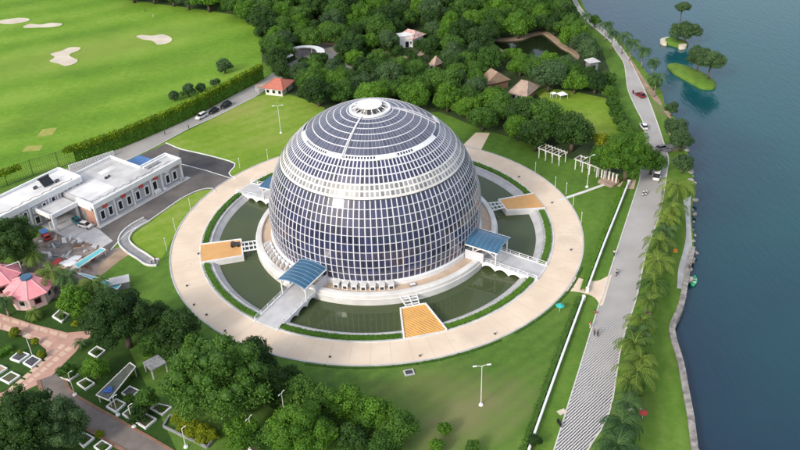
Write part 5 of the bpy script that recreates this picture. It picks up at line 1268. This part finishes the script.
# yellow shrub bed
yb = GP(S3([(485,378),(505,345),(645,400),(615,440)])); yc = sum(yb,Vector())/4; o = empty('shrub_bed_edge', yc, 0, 'grey walled bed holding yellow green shrubs at the foot of the feathery tree', 'planter'); mb = MB()
for i in range(4):
    a, b = yb[i]-yc, yb[(i+1)%4]-yc; d = b-a; m_ = (a+b)/2; MB().box((m_.x,m_.y,.3), (d.length,.3,.6), math.atan2(d.y,d.x)).build('side_wall', M['slatgrey'], o)
ys = [(177,418,8),(186,423,8),(195,427,8),(204,431,9),(212,436,8),(190,432,7),(201,438,7),(182,428,6)]
for i, (u,v,r_) in enumerate(ys): tree_px(u, v, r_, 'bush', 'yellow', 'yellow green shrub in the grey walled bed, '+('leftmost','upper left','upper middle','upper right','rightmost','lower middle','lower right','lower left')[i], 'yellow shrubs in the walled bed', name='shrub', cat='shrub', stem=.6)
for i, (u,v,r_,t) in enumerate(((14,332.5,6.5,'round yellow bush beside the left end of the pink road'),(35,341,4.5,'small yellow bush in the middle of the garden edge'),(41,354.5,5,'round yellow bush nearest the road junction'),(75,324,4,'small yellow green ball bush on the lawn by the pink house'),(129,373,7,'yellow green shrub right of the mossy roof'),(100,434,5,'yellow green shrub between the two lowest beds'),(20,352,3,'tiny bush by the grey slatted beds'))):
    tree_px(u, v, r_, 'bush', 'yellow', t, None, name='bush', cat='bush', stem=.75)
# plants growing in the white framed beds
for i, (u,v,t) in enumerate(((62,317,'beside the pink octagonal house'),(97,352.5,'at the foot of the big dark tree'),(86,384,'left of the mossy roof'),(84,441,'in the bed below the lane, left one'),(103,448,'in the bed below the lane, right one'),(162,410,'in the shaded bed by the feathery tree'))):
    tree_px(u, v, 4, 'bush', 'mid', 'low leafy plant '+t, 'plants in the garden beds', name='plant', cat='plant', stem=.6)

# ================================================================== WORK YARD
def tealroof(q, label, h=1.6):
    P = GP(q, h); c = sum(P,Vector())/4; o = empty('teal_canopy', (c.x,c.y,0), 0, label, 'canopy', 'teal strips at the work yard'); Q = [p-c for p in P]
    MB().prism([(p.x,p.y) for p in Q], h-.15, h, True).build('roof', M['teal'], o)
    mb = MB()
    for i in range(4): mb.tube((Q[i].x,Q[i].y,h-.05), (Q[(i+1)%4].x,Q[(i+1)%4].y,h-.05), .14, n=6)
    mb.build('edge_trim', M['white'], o)
    for p in Q: MB().tube((p.x*.93,p.y*.93,0), (p.x*.93,p.y*.93,h-.1), .09).build('post', M['white'], o)
    return o
Z45 = lambda pts: ZM(pts, 0, 200, 4.5)
tealroof(Z45([(335,290),(455,215),(475,222),(350,306)]), 'long teal strip roof along the sandy track')
tealroof(Z45([(345,328),(370,330),(545,380),(525,402)]), 'teal roof strip between the yellow palm and the lawn')
sb = empty('block_shed', G(121,287), .3, 'small grey concrete block shed at the end of the lower teal roof', 'shed'); MB().box((0,0,.9), (4.0,2.6,1.8)).build('wall', M['concrete_dark'], sb); MB().box((0,0,1.9), (4.4,3.0,.2)).build('roof', M['concrete'], sb)
rr = random.Random(3)
dl = ['by the teal strip','in the middle of the work yard','near the porch','beside the palms','at the yard edge']
yard = [(p.x,p.y) for p in GP([(38,236),(60,232),(84,240),(104,250),(88,268),(62,278),(45,258)])]
nb = 0; cols = ['timber','tanpave','offwhite','slatgrey','concrete','red','thatch','concrete_dark','bluepanel']; cn = ['brown','tan','white','dark grey','pale grey','red','umber','grey','blue']
bbx = (min(p[0] for p in yard), max(p[0] for p in yard), min(p[1] for p in yard), max(p[1] for p in yard)); cnt = {}
while nb < 46:
    p = (rr.uniform(bbx[0],bbx[1]), rr.uniform(bbx[2],bbx[3]))
    if not inside(p, yard): continue
    k = rr.choices(range(9), (5,4,5,4,3,1.2,3,3,.5))[0]; ln = rr.uniform(.6,3.2); wd = rr.uniform(.25,1.1); hh = rr.uniform(.08,.45)
    mb = MB().box((0,0,hh/2), (ln,wd,hh), 0, .9)
    if rr.random() < .5: mb.box((rr.uniform(-.3,.3)*ln,rr.uniform(-.3,.3),hh+.07), (ln*.7,wd*.5,.14), rr.uniform(-.5,.5))
    o = mb.build('rubble_piece', M[cols[k]], None, (p[0],p[1],.016), rr.uniform(0,3.14))
    cnt[k] = cnt.get(k,0)+1; tag(o, 'loose %s board or slab lying among the work yard rubble' % cn[k], 'rubble', 'loose %s rubble pieces' % cn[k]); nb += 1
for i, (u,v,s,t) in enumerate(((68,263,2.4,'white crumpled sheet beside the palms of the work yard'),(74,259,2.0,'white crumpled sheet near the head of the teal strip'),(57,262,1.8,'red crumpled sheet in the work yard'),(92,258.5,1.0,'small red bundle lying on the teal strip end'))):
    mb = MB().ball((0,0,0), 1, 10, 6, (s,s*.6,.35)); mb.v = [(x+.15*math.sin(7*y+i),y+.15*math.sin(5*x),z+.12*math.sin(6*x+4*y)) for x,y,z in mb.v]
    tag(mb.build('tarpaulin', M['white' if i < 2 else 'red'], None, G(u,v,.2), .6*i, smooth=True), t, 'tarpaulin')

# ================================================================== LAMP POSTS
def lamp(u, v, h, label, rz=0, double=True, group='lamp posts around the dome', base=True):
    o = empty('street_lamp', G(u,v), rz, label, 'lamp post', group)
    MB().tube((0,0,0), (0,0,h), .10, .06, 10).build('pole', M['offwhite'], o)
    if base: MB().tube((0,0,0), (0,0,.25), .45, .38, 12).build('base', M['white'], o)
    for s in ((-1,1) if double else (1,)):
        k = 1 if h > 8 else .5; a = MB().path([(0,0,h-.1),(s*.5*k,0,h+.12),(s*1.0*k,0,h+.15)], [.07,.06,.05], 6).build('arm', M['offwhite'], o)
        MB().box((s*1.3*k,0,h+.14), (.75*k,.30*k,.13)).build('lamp_head', M['white'], o, bevel=.04)
    return o
lamp(481,405,9.5,'tall double armed lamp post on the worn front lawn', .1)
lamp(281,133,9,'double armed lamp post on the bright lawn left of the dome', .1)
lamp(587,187,9,'tall lamp post on the right lawn beside the white footpath', .5)
lamp(33,357,5.5,'white lamp post by the grey slatted beds in the garden', .6, False, 'lamp posts in the garden'); lamp(75,395,5.5,'white lamp post beside the planter with the leaning tree', .6, False, 'lamp posts in the garden')
lamp(134,427,5.2,'white lamp post between the two small trees by the lane', .6, False, 'lamp posts in the garden'); lamp(118,415,4.5,'white lamp post at the lane kerb below the green bed', .6, False, 'lamp posts in the garden')
lamp(186,447,4.5,'white lamp post at the bottom edge beside the yellow shrub bed', .6, False, 'lamp posts in the garden'); lamp(286,424,7.5,'grey lamp post with double arm standing among the front tree row', 1.0, True, 'lamp posts in the garden'); lamp(254,447,7,'leaning grey lamp post at the bottom edge among bright trees', 1.0, True, 'lamp posts in the garden')
st = [(191,211,3.6,'wedge lawn, upper'),(175.6,231,3.6,'wedge lawn, middle'),(167,251,3.6,'wedge lawn, lower'),(268,160,3.2,'bright lawn at the ring road, left of the dome'),(535,174.5,3.6,'right lawn, furthest back'),(555,189.5,3.6,'right lawn, middle'),(566,194,3.2,'right lawn, just above the footpath'),(573,206,3.2,'right lawn, just below the footpath'),(581,224,3.2,'right lawn, lowest'),(240,168,3.0,'lawn corner by the black parking lot')]
for u,v,h,t in st:
    o = empty('light_stake', G(u,v), 0, 'thin white stake light on the '+t, 'stake light', 'stake lights outside the ring road'); MB().tube((0,0,0), (0,0,h), .07, .05, 8).build('pole', M['offwhite'], o); MB().ball((0,0,h+.08), .14, 8, 6).build('lamp_head', M['white'], o)
gl = [(187,286),(206.5,315),(225,331),(264,341),(198.5,254),(330,357),(420,356),(495,334),(552,203),(519,177),(571,250),(194,305)]
glw = ['left side of the ring road','lower left of the ring road by the feathery tree','lower left ring road nearest the front left bridge','foot of the front left bridge','landing of the left deck','bottom of the ring road, left','bottom of the ring road, right of the striped deck','lower right of the ring road','upper right of the ring road below the footpath','upper right of the ring road above the right deck','right edge of the ring road','left of the ring road beside the big dark tree']
for (u,v), t in zip(gl, glw):
    o = empty('ground_light', G(u,v,.03), 0, 'small dark floor light at the '+t, 'floor light', 'floor lights on the ring road'); MB().tube((0,0,0), (0,0,.42), .24, .2, 10).build('housing', M['dark'], o); MB().tube((0,0,.42), (0,0,.47), .17, .15, 10).build('lens', M['lamp_clear'], o)
mh = empty('manhole', G(409,373), .2, 'square concrete inspection chamber on the front lawn', 'manhole'); MB().box((0,0,.12), (2.0,1.6,.24)).build('curb', M['concrete'], mh); MB().box((0,0,.26), (1.4,1.0,.06)).build('lid', M['dark'], mh)

# ================================================================== VEHICLES
def loft(secs):
    """secs: list of (x, halfwidth, z_low, z_high, top_halfwidth) -> closed hull along x"""
    mb = MB(); vs = []; n = len(secs)
    for x, w_, z0, z1, wt in secs: vs += [(x,-w_,z0),(x,-w_*1.0,z0+(z1-z0)*.55),(x,-wt,z1),(x,wt,z1),(x,w_*1.0,z0+(z1-z0)*.55),(x,w_,z0)]
    fs = [tuple(range(6))[::-1], tuple(range(6*(n-1), 6*n))]
    for i in range(n-1):
        for j in range(6): fs.append((6*i+j, 6*i+(j+1)%6, 6*i+6+(j+1)%6, 6*i+6+j))
    return mb.add(vs, fs)
def car(p, rz, paint, label, kind='suv', group=None, cat='car', name='parked_car'):
    o = empty(name, p, rz, label, cat, group)
    if kind == 'suv':
        B = [(-2.2,.80,.45,.92,.74),(-2.1,.88,.32,1.02,.82),(-.9,.90,.30,1.04,.85),(.9,.90,.30,1.0,.84),(1.7,.88,.32,.93,.80),(2.15,.78,.40,.80,.68)]
        K = [(-2.05,.78,1.0,1.12,.74),(-1.75,.78,1.0,1.60,.62),(-.2,.80,1.0,1.68,.64),(.55,.79,1.0,1.58,.62),(1.15,.76,.95,1.05,.72)]
        T = [(-1.72,.61,1.60,1.66,.58),(-.2,.64,1.68,1.73,.60),(.55,.62,1.585,1.64,.58)]; wx, wr = 1.32, .36
    elif kind == 'van':
        B = [(-2.4,.86,.45,1.15,.84),(-2.3,.92,.35,1.2,.88),(.9,.93,.32,1.2,.88),(1.8,.90,.34,1.1,.84),(2.3,.80,.42,.85,.70)]
        K = [(-2.32,.86,1.18,1.25,.82),(-2.2,.87,1.18,1.95,.74),(.6,.88,1.18,1.98,.76),(1.2,.87,1.15,1.75,.72),(1.95,.82,1.05,1.15,.78)]
        T = [(-2.18,.74,1.95,2.02,.70),(.6,.76,1.98,2.04,.72),(1.0,.73,1.84,1.90,.70)]; wx, wr = 1.45, .36
    else:
        B = [(-1.95,.74,.42,.86,.70),(-1.85,.82,.32,.92,.76),(0,.84,.28,.94,.78),(1.2,.83,.30,.88,.76),(1.85,.72,.38,.74,.62)]
        K = [(-1.75,.72,.9,.98,.68),(-1.25,.73,.9,1.42,.56),(-.1,.74,.9,1.48,.57),(.4,.73,.9,1.40,.56),(1.1,.70,.86,.94,.66)]
        T = [(-1.22,.55,1.42,1.47,.52),(-.1,.57,1.48,1.53,.54),(.38,.56,1.41,1.46,.53)]; wx, wr = 1.2, .32
    loft(B).build('body', M[paint], o, bevel=.05); loft(K).build('windows', M['glassdark'], o); loft(T).build('roof', M[paint], o)
    hw = B[2][1]
    for x in (-wx, wx):
        for y in (-1, 1):
            w_ = MB().tube((x, y*(hw-.16), wr), (x, y*(hw+.03), wr), wr, n=16).build('wheel', M['black'], o); MB().tube((x, y*(hw+.035), wr), (x, y*(hw+.05), wr), wr*.58, n=12).build('rim', M['slatgrey'], w_)
    fx = B[-1][0]; bx_ = B[0][0]
    for y in (-1,1):
        MB().box((fx-.06, y*.52, .66), (.16,.32,.16)).build('headlight', M['lamp_clear'], o); MB().box((bx_+.02, y*.6, .82), (.1,.22,.22)).build('taillight', M['lamp_red'], o)
        MB().box((.75, y*(hw+.1), 1.05), (.14,.2,.12)).build('mirror', M[paint], o)
    return o
def head(a, b): q = G(*b)-G(*a); return math.atan2(q.y, q.x)
rd = head((190,123),(236,98))
car(G(201.5,118,.02), rd+math.pi, 'whitecar', 'white car parked on the access road by the creeper fence', 'suv')
car(G(214,112.5,.02), rd+math.pi, 'blackcar', 'small dark car parked between the white and the big black car', 'hatch')
car(G(226,107,.02), rd+math.pi, 'blackcar', 'big black car parked furthest up the access road', 'suv')
car(G(78,223,.1), head((74,219),(83,226)), 'tealcar', 'teal car parked at the porch of the white building', 'hatch'); car(G(86,227,.1), head((80,226),(91,228.5)), 'whitecar', 'white car parked beside the teal car at the porch', 'hatch')
pdir = head((650,200),(664,160))
car(G(656.8,178,.02), pdir+math.pi, 'whitecar', 'white van driving along the promenade under the bright tree', 'van', None, 'van', 'van')
car(G(640,96.5,.02), head((638,96),(632,82))+.5, 'redcar', 'dark red car on the upper promenade beside the hedge line', 'hatch', name='car')
car(G(643.5,128,.02), pdir+.5, 'whitecar', 'small white car on the upper promenade above the mooring deck', 'hatch', name='car')
car(G(662,149.5,.02), .3, 'slatgrey', 'grey car at the lake side kerb beside the mooring deck', 'hatch', name='car')
trk = empty('small_truck', G(46.5,238), head((40,232),(50,244)), 'small red truck with a dark blue cover at the corner of the white building', 'truck')
MB().box((1.2,0,.95), (1.3,1.6,1.3), 0, .86).build('cab', M['red'], trk, bevel=.08); MB().box((1.62,0,1.2), (.5,1.3,.5), 0, .8).build('windscreen', M['glassdark'], trk); MB().box((-.7,0,.75), (2.4,1.7,.5)).build('cargo_bed', M['redcar'], trk); MB().box((-.7,0,1.7), (2.5,1.8,.14)).build('cover', M['bluepanel'], trk)
for x in (-1.8,.4):
    for y in (-.8,.8): MB().tube((x,y,1), (x,y,1.65), .05, n=6).build('cover_post', M['dark'], trk)
for x in (-1.2,1.3):
    for y in (-.85,.7): MB().tube((x,y,.33), (x,y+.16,.33), .33, n=12).build('wheel', M['black'], trk)
# scooters
def scooter(p, rz, paint, label, group='scooters on the promenade'):
    o = empty('scooter', p, rz, label, 'scooter', group)
    loft([(-.75,.14,.45,.75,.1),(-.3,.2,.3,.78,.15),(.1,.18,.25,.45,.14),(.4,.16,.28,.5,.1)]).build('body', M[paint], o); MB().box((-.3,0,.83), (.75,.28,.12)).build('seat', M['black'], o, bevel=.03)
    loft([(.38,.2,.3,1.0,.12),(.52,.16,.35,1.05,.1)]).build('front_shield', M[paint], o); MB().tube((.42,-.35,1.08), (.42,.35,1.08), .03, n=6).build('handlebar', M['dark'], o)
    for x in (-.6,.62): MB().tube((x,-.06,.25), (x,.06,.25), .25, n=12).build('wheel', M['black'], o)
    return o
sc1 = scooter(G(616.5,274.5,.02), pdir, 'slatgrey', 'grey scooter with a rider in the middle of the promenade'); scooter(G(633,93.5,.02), pdir+.4, 'redcar', 'dark red scooter on the upper promenade beside the dark red car')
scooter(G(643,195,.02), pdir, 'whitecar', 'white scooter below the white van, left one'); scooter(G(646,194.5,.02), pdir, 'whitecar', 'white scooter below the white van, right one'); scooter(G(559,424.5), pdir+.7, 'black', 'black scooter parked on the grass below the pale yellow mat')

# ================================================================== PEOPLE
DG = None
def skin_mesh(name, verts, edges, radii, root=0, sub=1):
    me = bpy.data.meshes.new(name+'_src'); me.from_pydata(verts, edges, []); o = bpy.data.objects.new(name+'_src', me); C.objects.link(o)
    o.modifiers.new('s', 'SKIN'); s = o.modifiers.new('u', 'SUBSURF'); s.levels = s.render_levels = sub
    for v, r_ in zip(me.skin_vertices[0].data, radii): v.radius = (r_, r_)
    me.skin_vertices[0].data[root].use_root = True
    bpy.context.view_layer.update(); dg = bpy.context.evaluated_depsgraph_get(); out = bpy.data.meshes.new_from_object(o.evaluated_get(dg)); out.name = name
    bpy.data.objects.remove(o); bpy.data.meshes.remove(me)
    for p in out.polygons: p.use_smooth = True
    return out
def person_meshes(pose):
    # joints: pelvis, chest, neck, head, knee/ankle/toe L R, shoulder/elbow/hand L R
    if pose == 'stand': J = [(0,0,.95),(0,0,1.32),(0,0,1.50),(.02,0,1.64),(.02,.10,.90),(.10,.11,.50),(.02,.11,.08),(.16,.12,.05),(-.02,-.10,.90),(.0,-.11,.50),(-.14,-.11,.09),(.0,-.12,.05),(0,.19,1.40),(-.05,.24,1.12),(.06,.24,.88),(0,-.19,1.40),(.03,-.24,1.12),(.16,-.22,.90)]
    else: J = [(0,0,.13),(-.06,0,.48),(-.05,0,.66),(-.02,0,.80),(.05,.11,.14),(.42,.16,.42),(.62,.15,.07),(.74,.15,.04),(.05,-.11,.14),(.45,-.16,.38),(.66,-.15,.07),(.78,-.15,.04),(-.05,.19,.56),(.05,.25,.32),(.28,.2,.36),(-.05,-.19,.56),(.05,-.25,.32),(.3,-.2,.34)]
    E_ = [(0,1),(1,2),(2,3),(0,4),(4,5),(5,6),(6,7),(0,8),(8,9),(9,10),(10,11),(1,12),(12,13),(13,14),(1,15),(15,16),(16,17)]
    Rd = [.13,.14,.055,.105,.085,.06,.04,.035,.085,.06,.04,.035,.06,.045,.035,.06,.045,.035]
    body = skin_mesh('body', J, E_, Rd)
    sh = [0,1,2,12,13,15,16]; mp = {a:i for i,a in enumerate(sh)}
    shirt = skin_mesh('shirt', [Vector(J[0])+Vector((0,0,.04))]+[J[1]]+[Vector(J[2])-Vector((0,0,.05))]+[J[k] for k in (12,13,15,16)], [(0,1),(1,2),(1,3),(3,4),(1,5),(5,6)], [.16,.165,.075,.085,.06,.085,.06])
    tr = skin_mesh('trousers', [J[k] for k in (0,4,5,6,8,9,10)], [(0,1),(1,2),(2,3),(0,4),(4,5),(5,6)], [.15,.105,.085,.065,.105,.085,.065])
    hz = J[3]; hair = MB().ball((hz[0]-.02,hz[1],hz[2]+.05), .118, 10, 8, (1,.95,.9)).mesh('hair', True)
    return body, shirt, tr, hair
PM = {p: person_meshes(p) for p in ('stand','sit')}
for p in PM: PM[p][0].materials.append(M['skin']); PM[p][3].materials.append(M['hair'])
PCOL = {}
def person(u, v, rz, top, bottom, label, pose='stand', z=0, group=None, pos=None):
    o = empty('person', pos if pos is not None else G(u,v,z), rz, label, 'person', group); b, s, t, h = PM[pose]
    link('body', b, None, o); link('hair', h, None, o)
    for nm, me, m in (('shirt', s, top), ('trousers', t, bottom)):
        k = (pose, nm, m)
        if k not in PCOL: c = me.copy(); c.materials.append(M[m]); PCOL[k] = c
        link(nm, PCOL[k], None, o)
    return o
p_ = Vector(sc1.location); person(0,0, pdir, 'cloth_w', 'cloth_b', 'person in white riding the grey scooter on the promenade', 'sit', pos=p_+Vector((-.25*math.cos(pdir),-.25*math.sin(pdir),.72)))
PP = [(594,335.5,.5,'cloth_b','cloth_b','person in dark clothes walking on the promenade, left of a pair','stand'),(597.5,336.5,.8,'cloth_b','cloth_b','person in dark clothes walking on the promenade, right of a pair','stand'),
 (590,328,.3,'cloth_r','cloth_w','person in red and white standing on the grass by the promenade edge','stand'),(595,313.5,.3,'cloth_r','cloth_r','person in red sitting at the lawn corner by the link path','sit'),
 (614,256,.9,'cloth_w','cloth_b','person in white standing on the lawn by the white wall','stand'),(648,314.5,2.5,'cloth_r','cloth_b','person in red sitting beside a palm on the shore lawn','sit'),(650,315.5,2.5,'cloth_w','cloth_w','person in white sitting beside a palm on the shore lawn','sit'),
 (640.5,410.5,2,'cloth_w','cloth_b','person in white sitting beside the red parasol','sit'),(689,270,1,'cloth_b','cloth_b','person in dark clothes at the shore edge above the green boat','stand'),(165,135,.5,'cloth_b','cloth_b','person walking down the access road, near the fence','stand'),
 (189,129.5,.5,'cloth_b','cloth_b','person standing at the kerb of the access road','stand'),(211.5,107.5,.5,'cloth_r','cloth_b','person in red beside the parked cars','stand'),(153.5,17.5,.5,'cloth_w','cloth_w','golfer in white near the far sand bunker','stand'),(145.5,12,.5,'cloth_b','cloth_b','golfer in dark clothes far out on the course','stand'),
 (152,264,.5,'cloth_w','cloth_b','person in white at the end of the bending drain path','stand'),(156,263.5,.9,'cloth_b','cloth_b','person in dark clothes at the end of the bending drain path','stand'),(605,285,1.2,'cloth_w','cloth_b','person in white at the link path mouth','stand')]
PP.pop()
for q in PP: person(*q[:6], q[6])

# ================================================================== LAKE SHORE THINGS
sw = smooth_line(GP(shore_px[16:]), 4)
wl_ = empty('sea_wall', sw[0], 0, 'grey stone edging wall following the near lake shore', 'wall'); so = -Vector(sw[0]); SW = [p+so for p in sw]+[Vector((54.5,-100,0))+so]
A, B = offset_line(SW, -.85), offset_line(SW, .35); vs, fs = [], []; n = len(SW)
for a, b in zip(A, B): vs += [(a.x,a.y,0),(a.x,a.y,.42),(b.x,b.y,.42),(b.x,b.y,-2.2)]
for i in range(n-1):
    for j in range(3): fs.append((4*i+j,4*i+j+1,4*i+5+j,4*i+4+j))
MB().add(vs, fs).build('stone_wall', M['stone'], wl_)
rk = random.Random(4); idx = 0
rock = []
for s_ in range(3):
    mb = MB().ball((0,0,0), 1, 9, 6, (1,.75,.6)); mb.v = [(x*(1+rk.uniform(-.2,.2)), y*(1+rk.uniform(-.2,.2)), z*(1+rk.uniform(-.2,.2))) for x,y,z in mb.v]; me = mb.mesh('boulder'); me.materials.append(M['stone']); rock.append(me)
for i in range(46):
    t = rk.random(); L = smooth_line(GP([(684,146),(689,163),(692.5,184),(691.5,217),(693,248),(688,271),(684.5,296)]), 8); p = L[int(t*(len(L)-1))]
    o = link('boulder', rock[i % 3], None, None, (p.x+rk.uniform(-.7,.9), p.y+rk.uniform(-.6,.6), -.35+rk.uniform(-.2,.4)), rk.uniform(0,6)); s = rk.uniform(.35,.95); o.scale = (s,s,s)
    tag(o, 'rough grey boulder lying along the lake edge below the shore trees', 'boulder', 'boulders along the lake edge')
cp = smooth_line(GP([(683,200),(685.5,218),(686,236),(683,252),(678.5,268),(677,288.5)]),4)
sheet('shore_paving', [cp+GP([(684.5,289.5)])+smooth_line(GP([(687.5,272),(692,250),(690.5,218),(691,196)]),4)], .05, M['concrete'], 'grey shore paving beside the near palms', 'paving')
# upper sandy bank between promenade and lake
sheet('sand_bank', [smooth_line(GP([(629,56),(637,68),(648,84),(658,97),(662,105),(656,102),(648,93),(640,80),(634,70),(629,62)]),3,True)], .03, M['earth'], 'pale sandy bank below the upper palm row', 'bank')
for i, q in enumerate(([(664,112),(671,121),(668,132),(673,138),(681,140),(676,134),(674,124),(669,112)],[(672,148),(682,143),(689,142.5),(689,145),(680,148),(674,152)])): sheet('sand_patch', [smooth_line(GP(q),3,True)], .04, M['earth'], ('sandy path curling beneath the leaning shore trees','short tan path leading to the mooring deck')[i], 'path')
md = empty('mooring_deck', G(671,148), head((665,149),(680,141)), 'dark plank mooring deck between the promenade and the shore trees', 'deck'); MB().box((0,0,.25), (6.5,2.6,.3)).build('planks', M['slatgrey'], md)
for y in (-1.3,1.3):
    mb = MB(); mb.tube((-3.2,y,1.2), (3.2,y,1.2), .05, n=6)
    for i in range(6): mb.tube((-3.2+1.28*i,y,.3), (-3.2+1.28*i,y,1.2), .05, n=6)
    mb.build('railing', M['dark'], md)
def parasol(u, v, m, label, r=1.3, h=2.0):
    o = empty('parasol', G(u,v), 0, label, 'parasol'); mb = MB(); n = 10; vs = [(0,0,h+.45)]+[(r*math.cos(2*math.pi*i/n), r*math.sin(2*math.pi*i/n), h-.03*(i%2)) for i in range(n)]
    mb.add(vs, [(0,1+i,1+(i+1)%n) for i in range(n)]).build('canopy', M[m], o); MB().tube((0,0,0), (0,0,h+.5), .04, n=6).build('pole', M['white'], o); return o
parasol(642.5,418,'cloth_r','red parasol on the near shore lawn beside a seated person', .8, 1.4)
parasol(559.5,311.5,'cloth_t','teal parasol on the lawn between the ring road and the white wall', .9, 1.6)
def mat_(u, v, m, label, w_=1.6, l_=1.1, rz=.4): 
    mb = MB().box((0,0,.05), (w_,l_,.06)).box((w_*.3,0,.13), (w_*.25,l_*.8,.12)); return tag(mb.build('picnic_mat', M[m], None, G(u,v), rz), label, 'picnic mat')
mat_(562,412,'sand','pale yellow mat on the grass by the striped promenade'); mat_(675.5,251,'cloth_o','orange mat on the shore lawn beside the palms', 1.5, 1.0, 1.2); mat_(630.5,409.5,'cloth_w','small white mat beside the dark palm on the shore lawn', .9, .6)
mat_(557,354,'cloth_w','small white cloth on the lawn left of the white wall', .7, .6)
bt = empty('rowing_boat', (G(691,281,-1).x+.6, G(691,281,-1).y, -1.3), head((688,288),(691,276)), 'small green rowing boat moored at the shore wall', 'boat')
loft([(-1.7,.35,-.1,.42,.5),(-.8,.55,-.2,.42,.72),(.5,.55,-.2,.45,.72),(1.3,.3,-.1,.52,.42),(1.8,.06,.1,.62,.08)]).build('hull', M['cloth_g'], bt); MB().box((-.6,0,.45), (.3,1.2,.06)).box((.5,0,.47), (.3,1.1,.06)).build('bench', M['kerb'], bt)

# islands
def island(px, z, m, label, sand=False):
    L = smooth_line(GP(px, z), 5, True); c = sum(L, Vector())/len(L)
    mb = MB(); n = len(L); vs = []; rings = ((1.0,-2.2),(1.0,z-.25),(.93,z+.12),(.6,z+.5)); 
    for k, h in rings: vs += [(c.x+(p.x-c.x)*k, c.y+(p.y-c.y)*k, h) for p in L]
    vs.append((c.x,c.y,z+.65)); fs = []
    for j in range(3): fs += [(j*n+i, j*n+(i+1)%n, (j+1)*n+(i+1)%n, (j+1)*n+i) for i in range(n)]
    fs += [(3*n+i, 3*n+(i+1)%n, 4*n) for i in range(n)]
    return tag(mb.add(vs, fs).build('island', m, smooth=True), label, 'island', kind='structure')
island([(667.5,64),(674,62.5),(682,64),(690,67),(700,71),(709,76),(715,81),(715.5,86),(709,87.5),(700,86),(690,80.5),(680,75),(672,70)], -.4, M['lawn_strip'], 'long green grassy islet in the lake')
island([(661,39),(668,37),(680,38.5),(688,42),(687,45.5),(680,46),(670,43.5),(663,42)], -.5, M['grass'], 'small islet with a pale sandy rim further out in the lake')
for q, t in (([(660.5,38.8),(668,36.8),(669,38.2),(665,40),(667,42.8),(662.5,42)],'pale sandy left tip of the small islet'),([(679,44.2),(686,43.6),(686,46),(680,46.4)],'pale sandy near edge of the small islet')): sheet('sand_rim', [smooth_line(GP(q,-.1),3,True)], -.1, M['sand'], t, 'sand', depth=1.2)
def itree(u, v, z, r, kind, tone, label, h):
    p = G(u,v,z); o = empty('tree', p, random.uniform(0,6), label, 'tree', 'trees on the lake islets'); c = link('crown', crown_for(kind, tone, random.randrange(9)), None, o, (0,0,h)); c.scale = (r,r,r*.8)
    t = link('trunk', TR[1], None, o, (0,0,h)); t.scale = (r*.75,r*.75,h/1.25); return o
itree(684,42.5,-.2,5.6,'spread','blue','spreading bluish tree on the small islet',4.2); itree(677.5,40,-.2,3.1,'round','blue','taller slim bluish tree standing up on the small islet',12.5)
itree(697,71,-.1,4.2,'round','blue','left bluish tree on the long grassy islet',6.0); itree(708,79,-.1,4.8,'round','blue','right bluish tree on the long grassy islet',6.4); itree(691,68.5,-.1,2.6,'bush','blue','small low tree at the back of the long grassy islet',3.2)
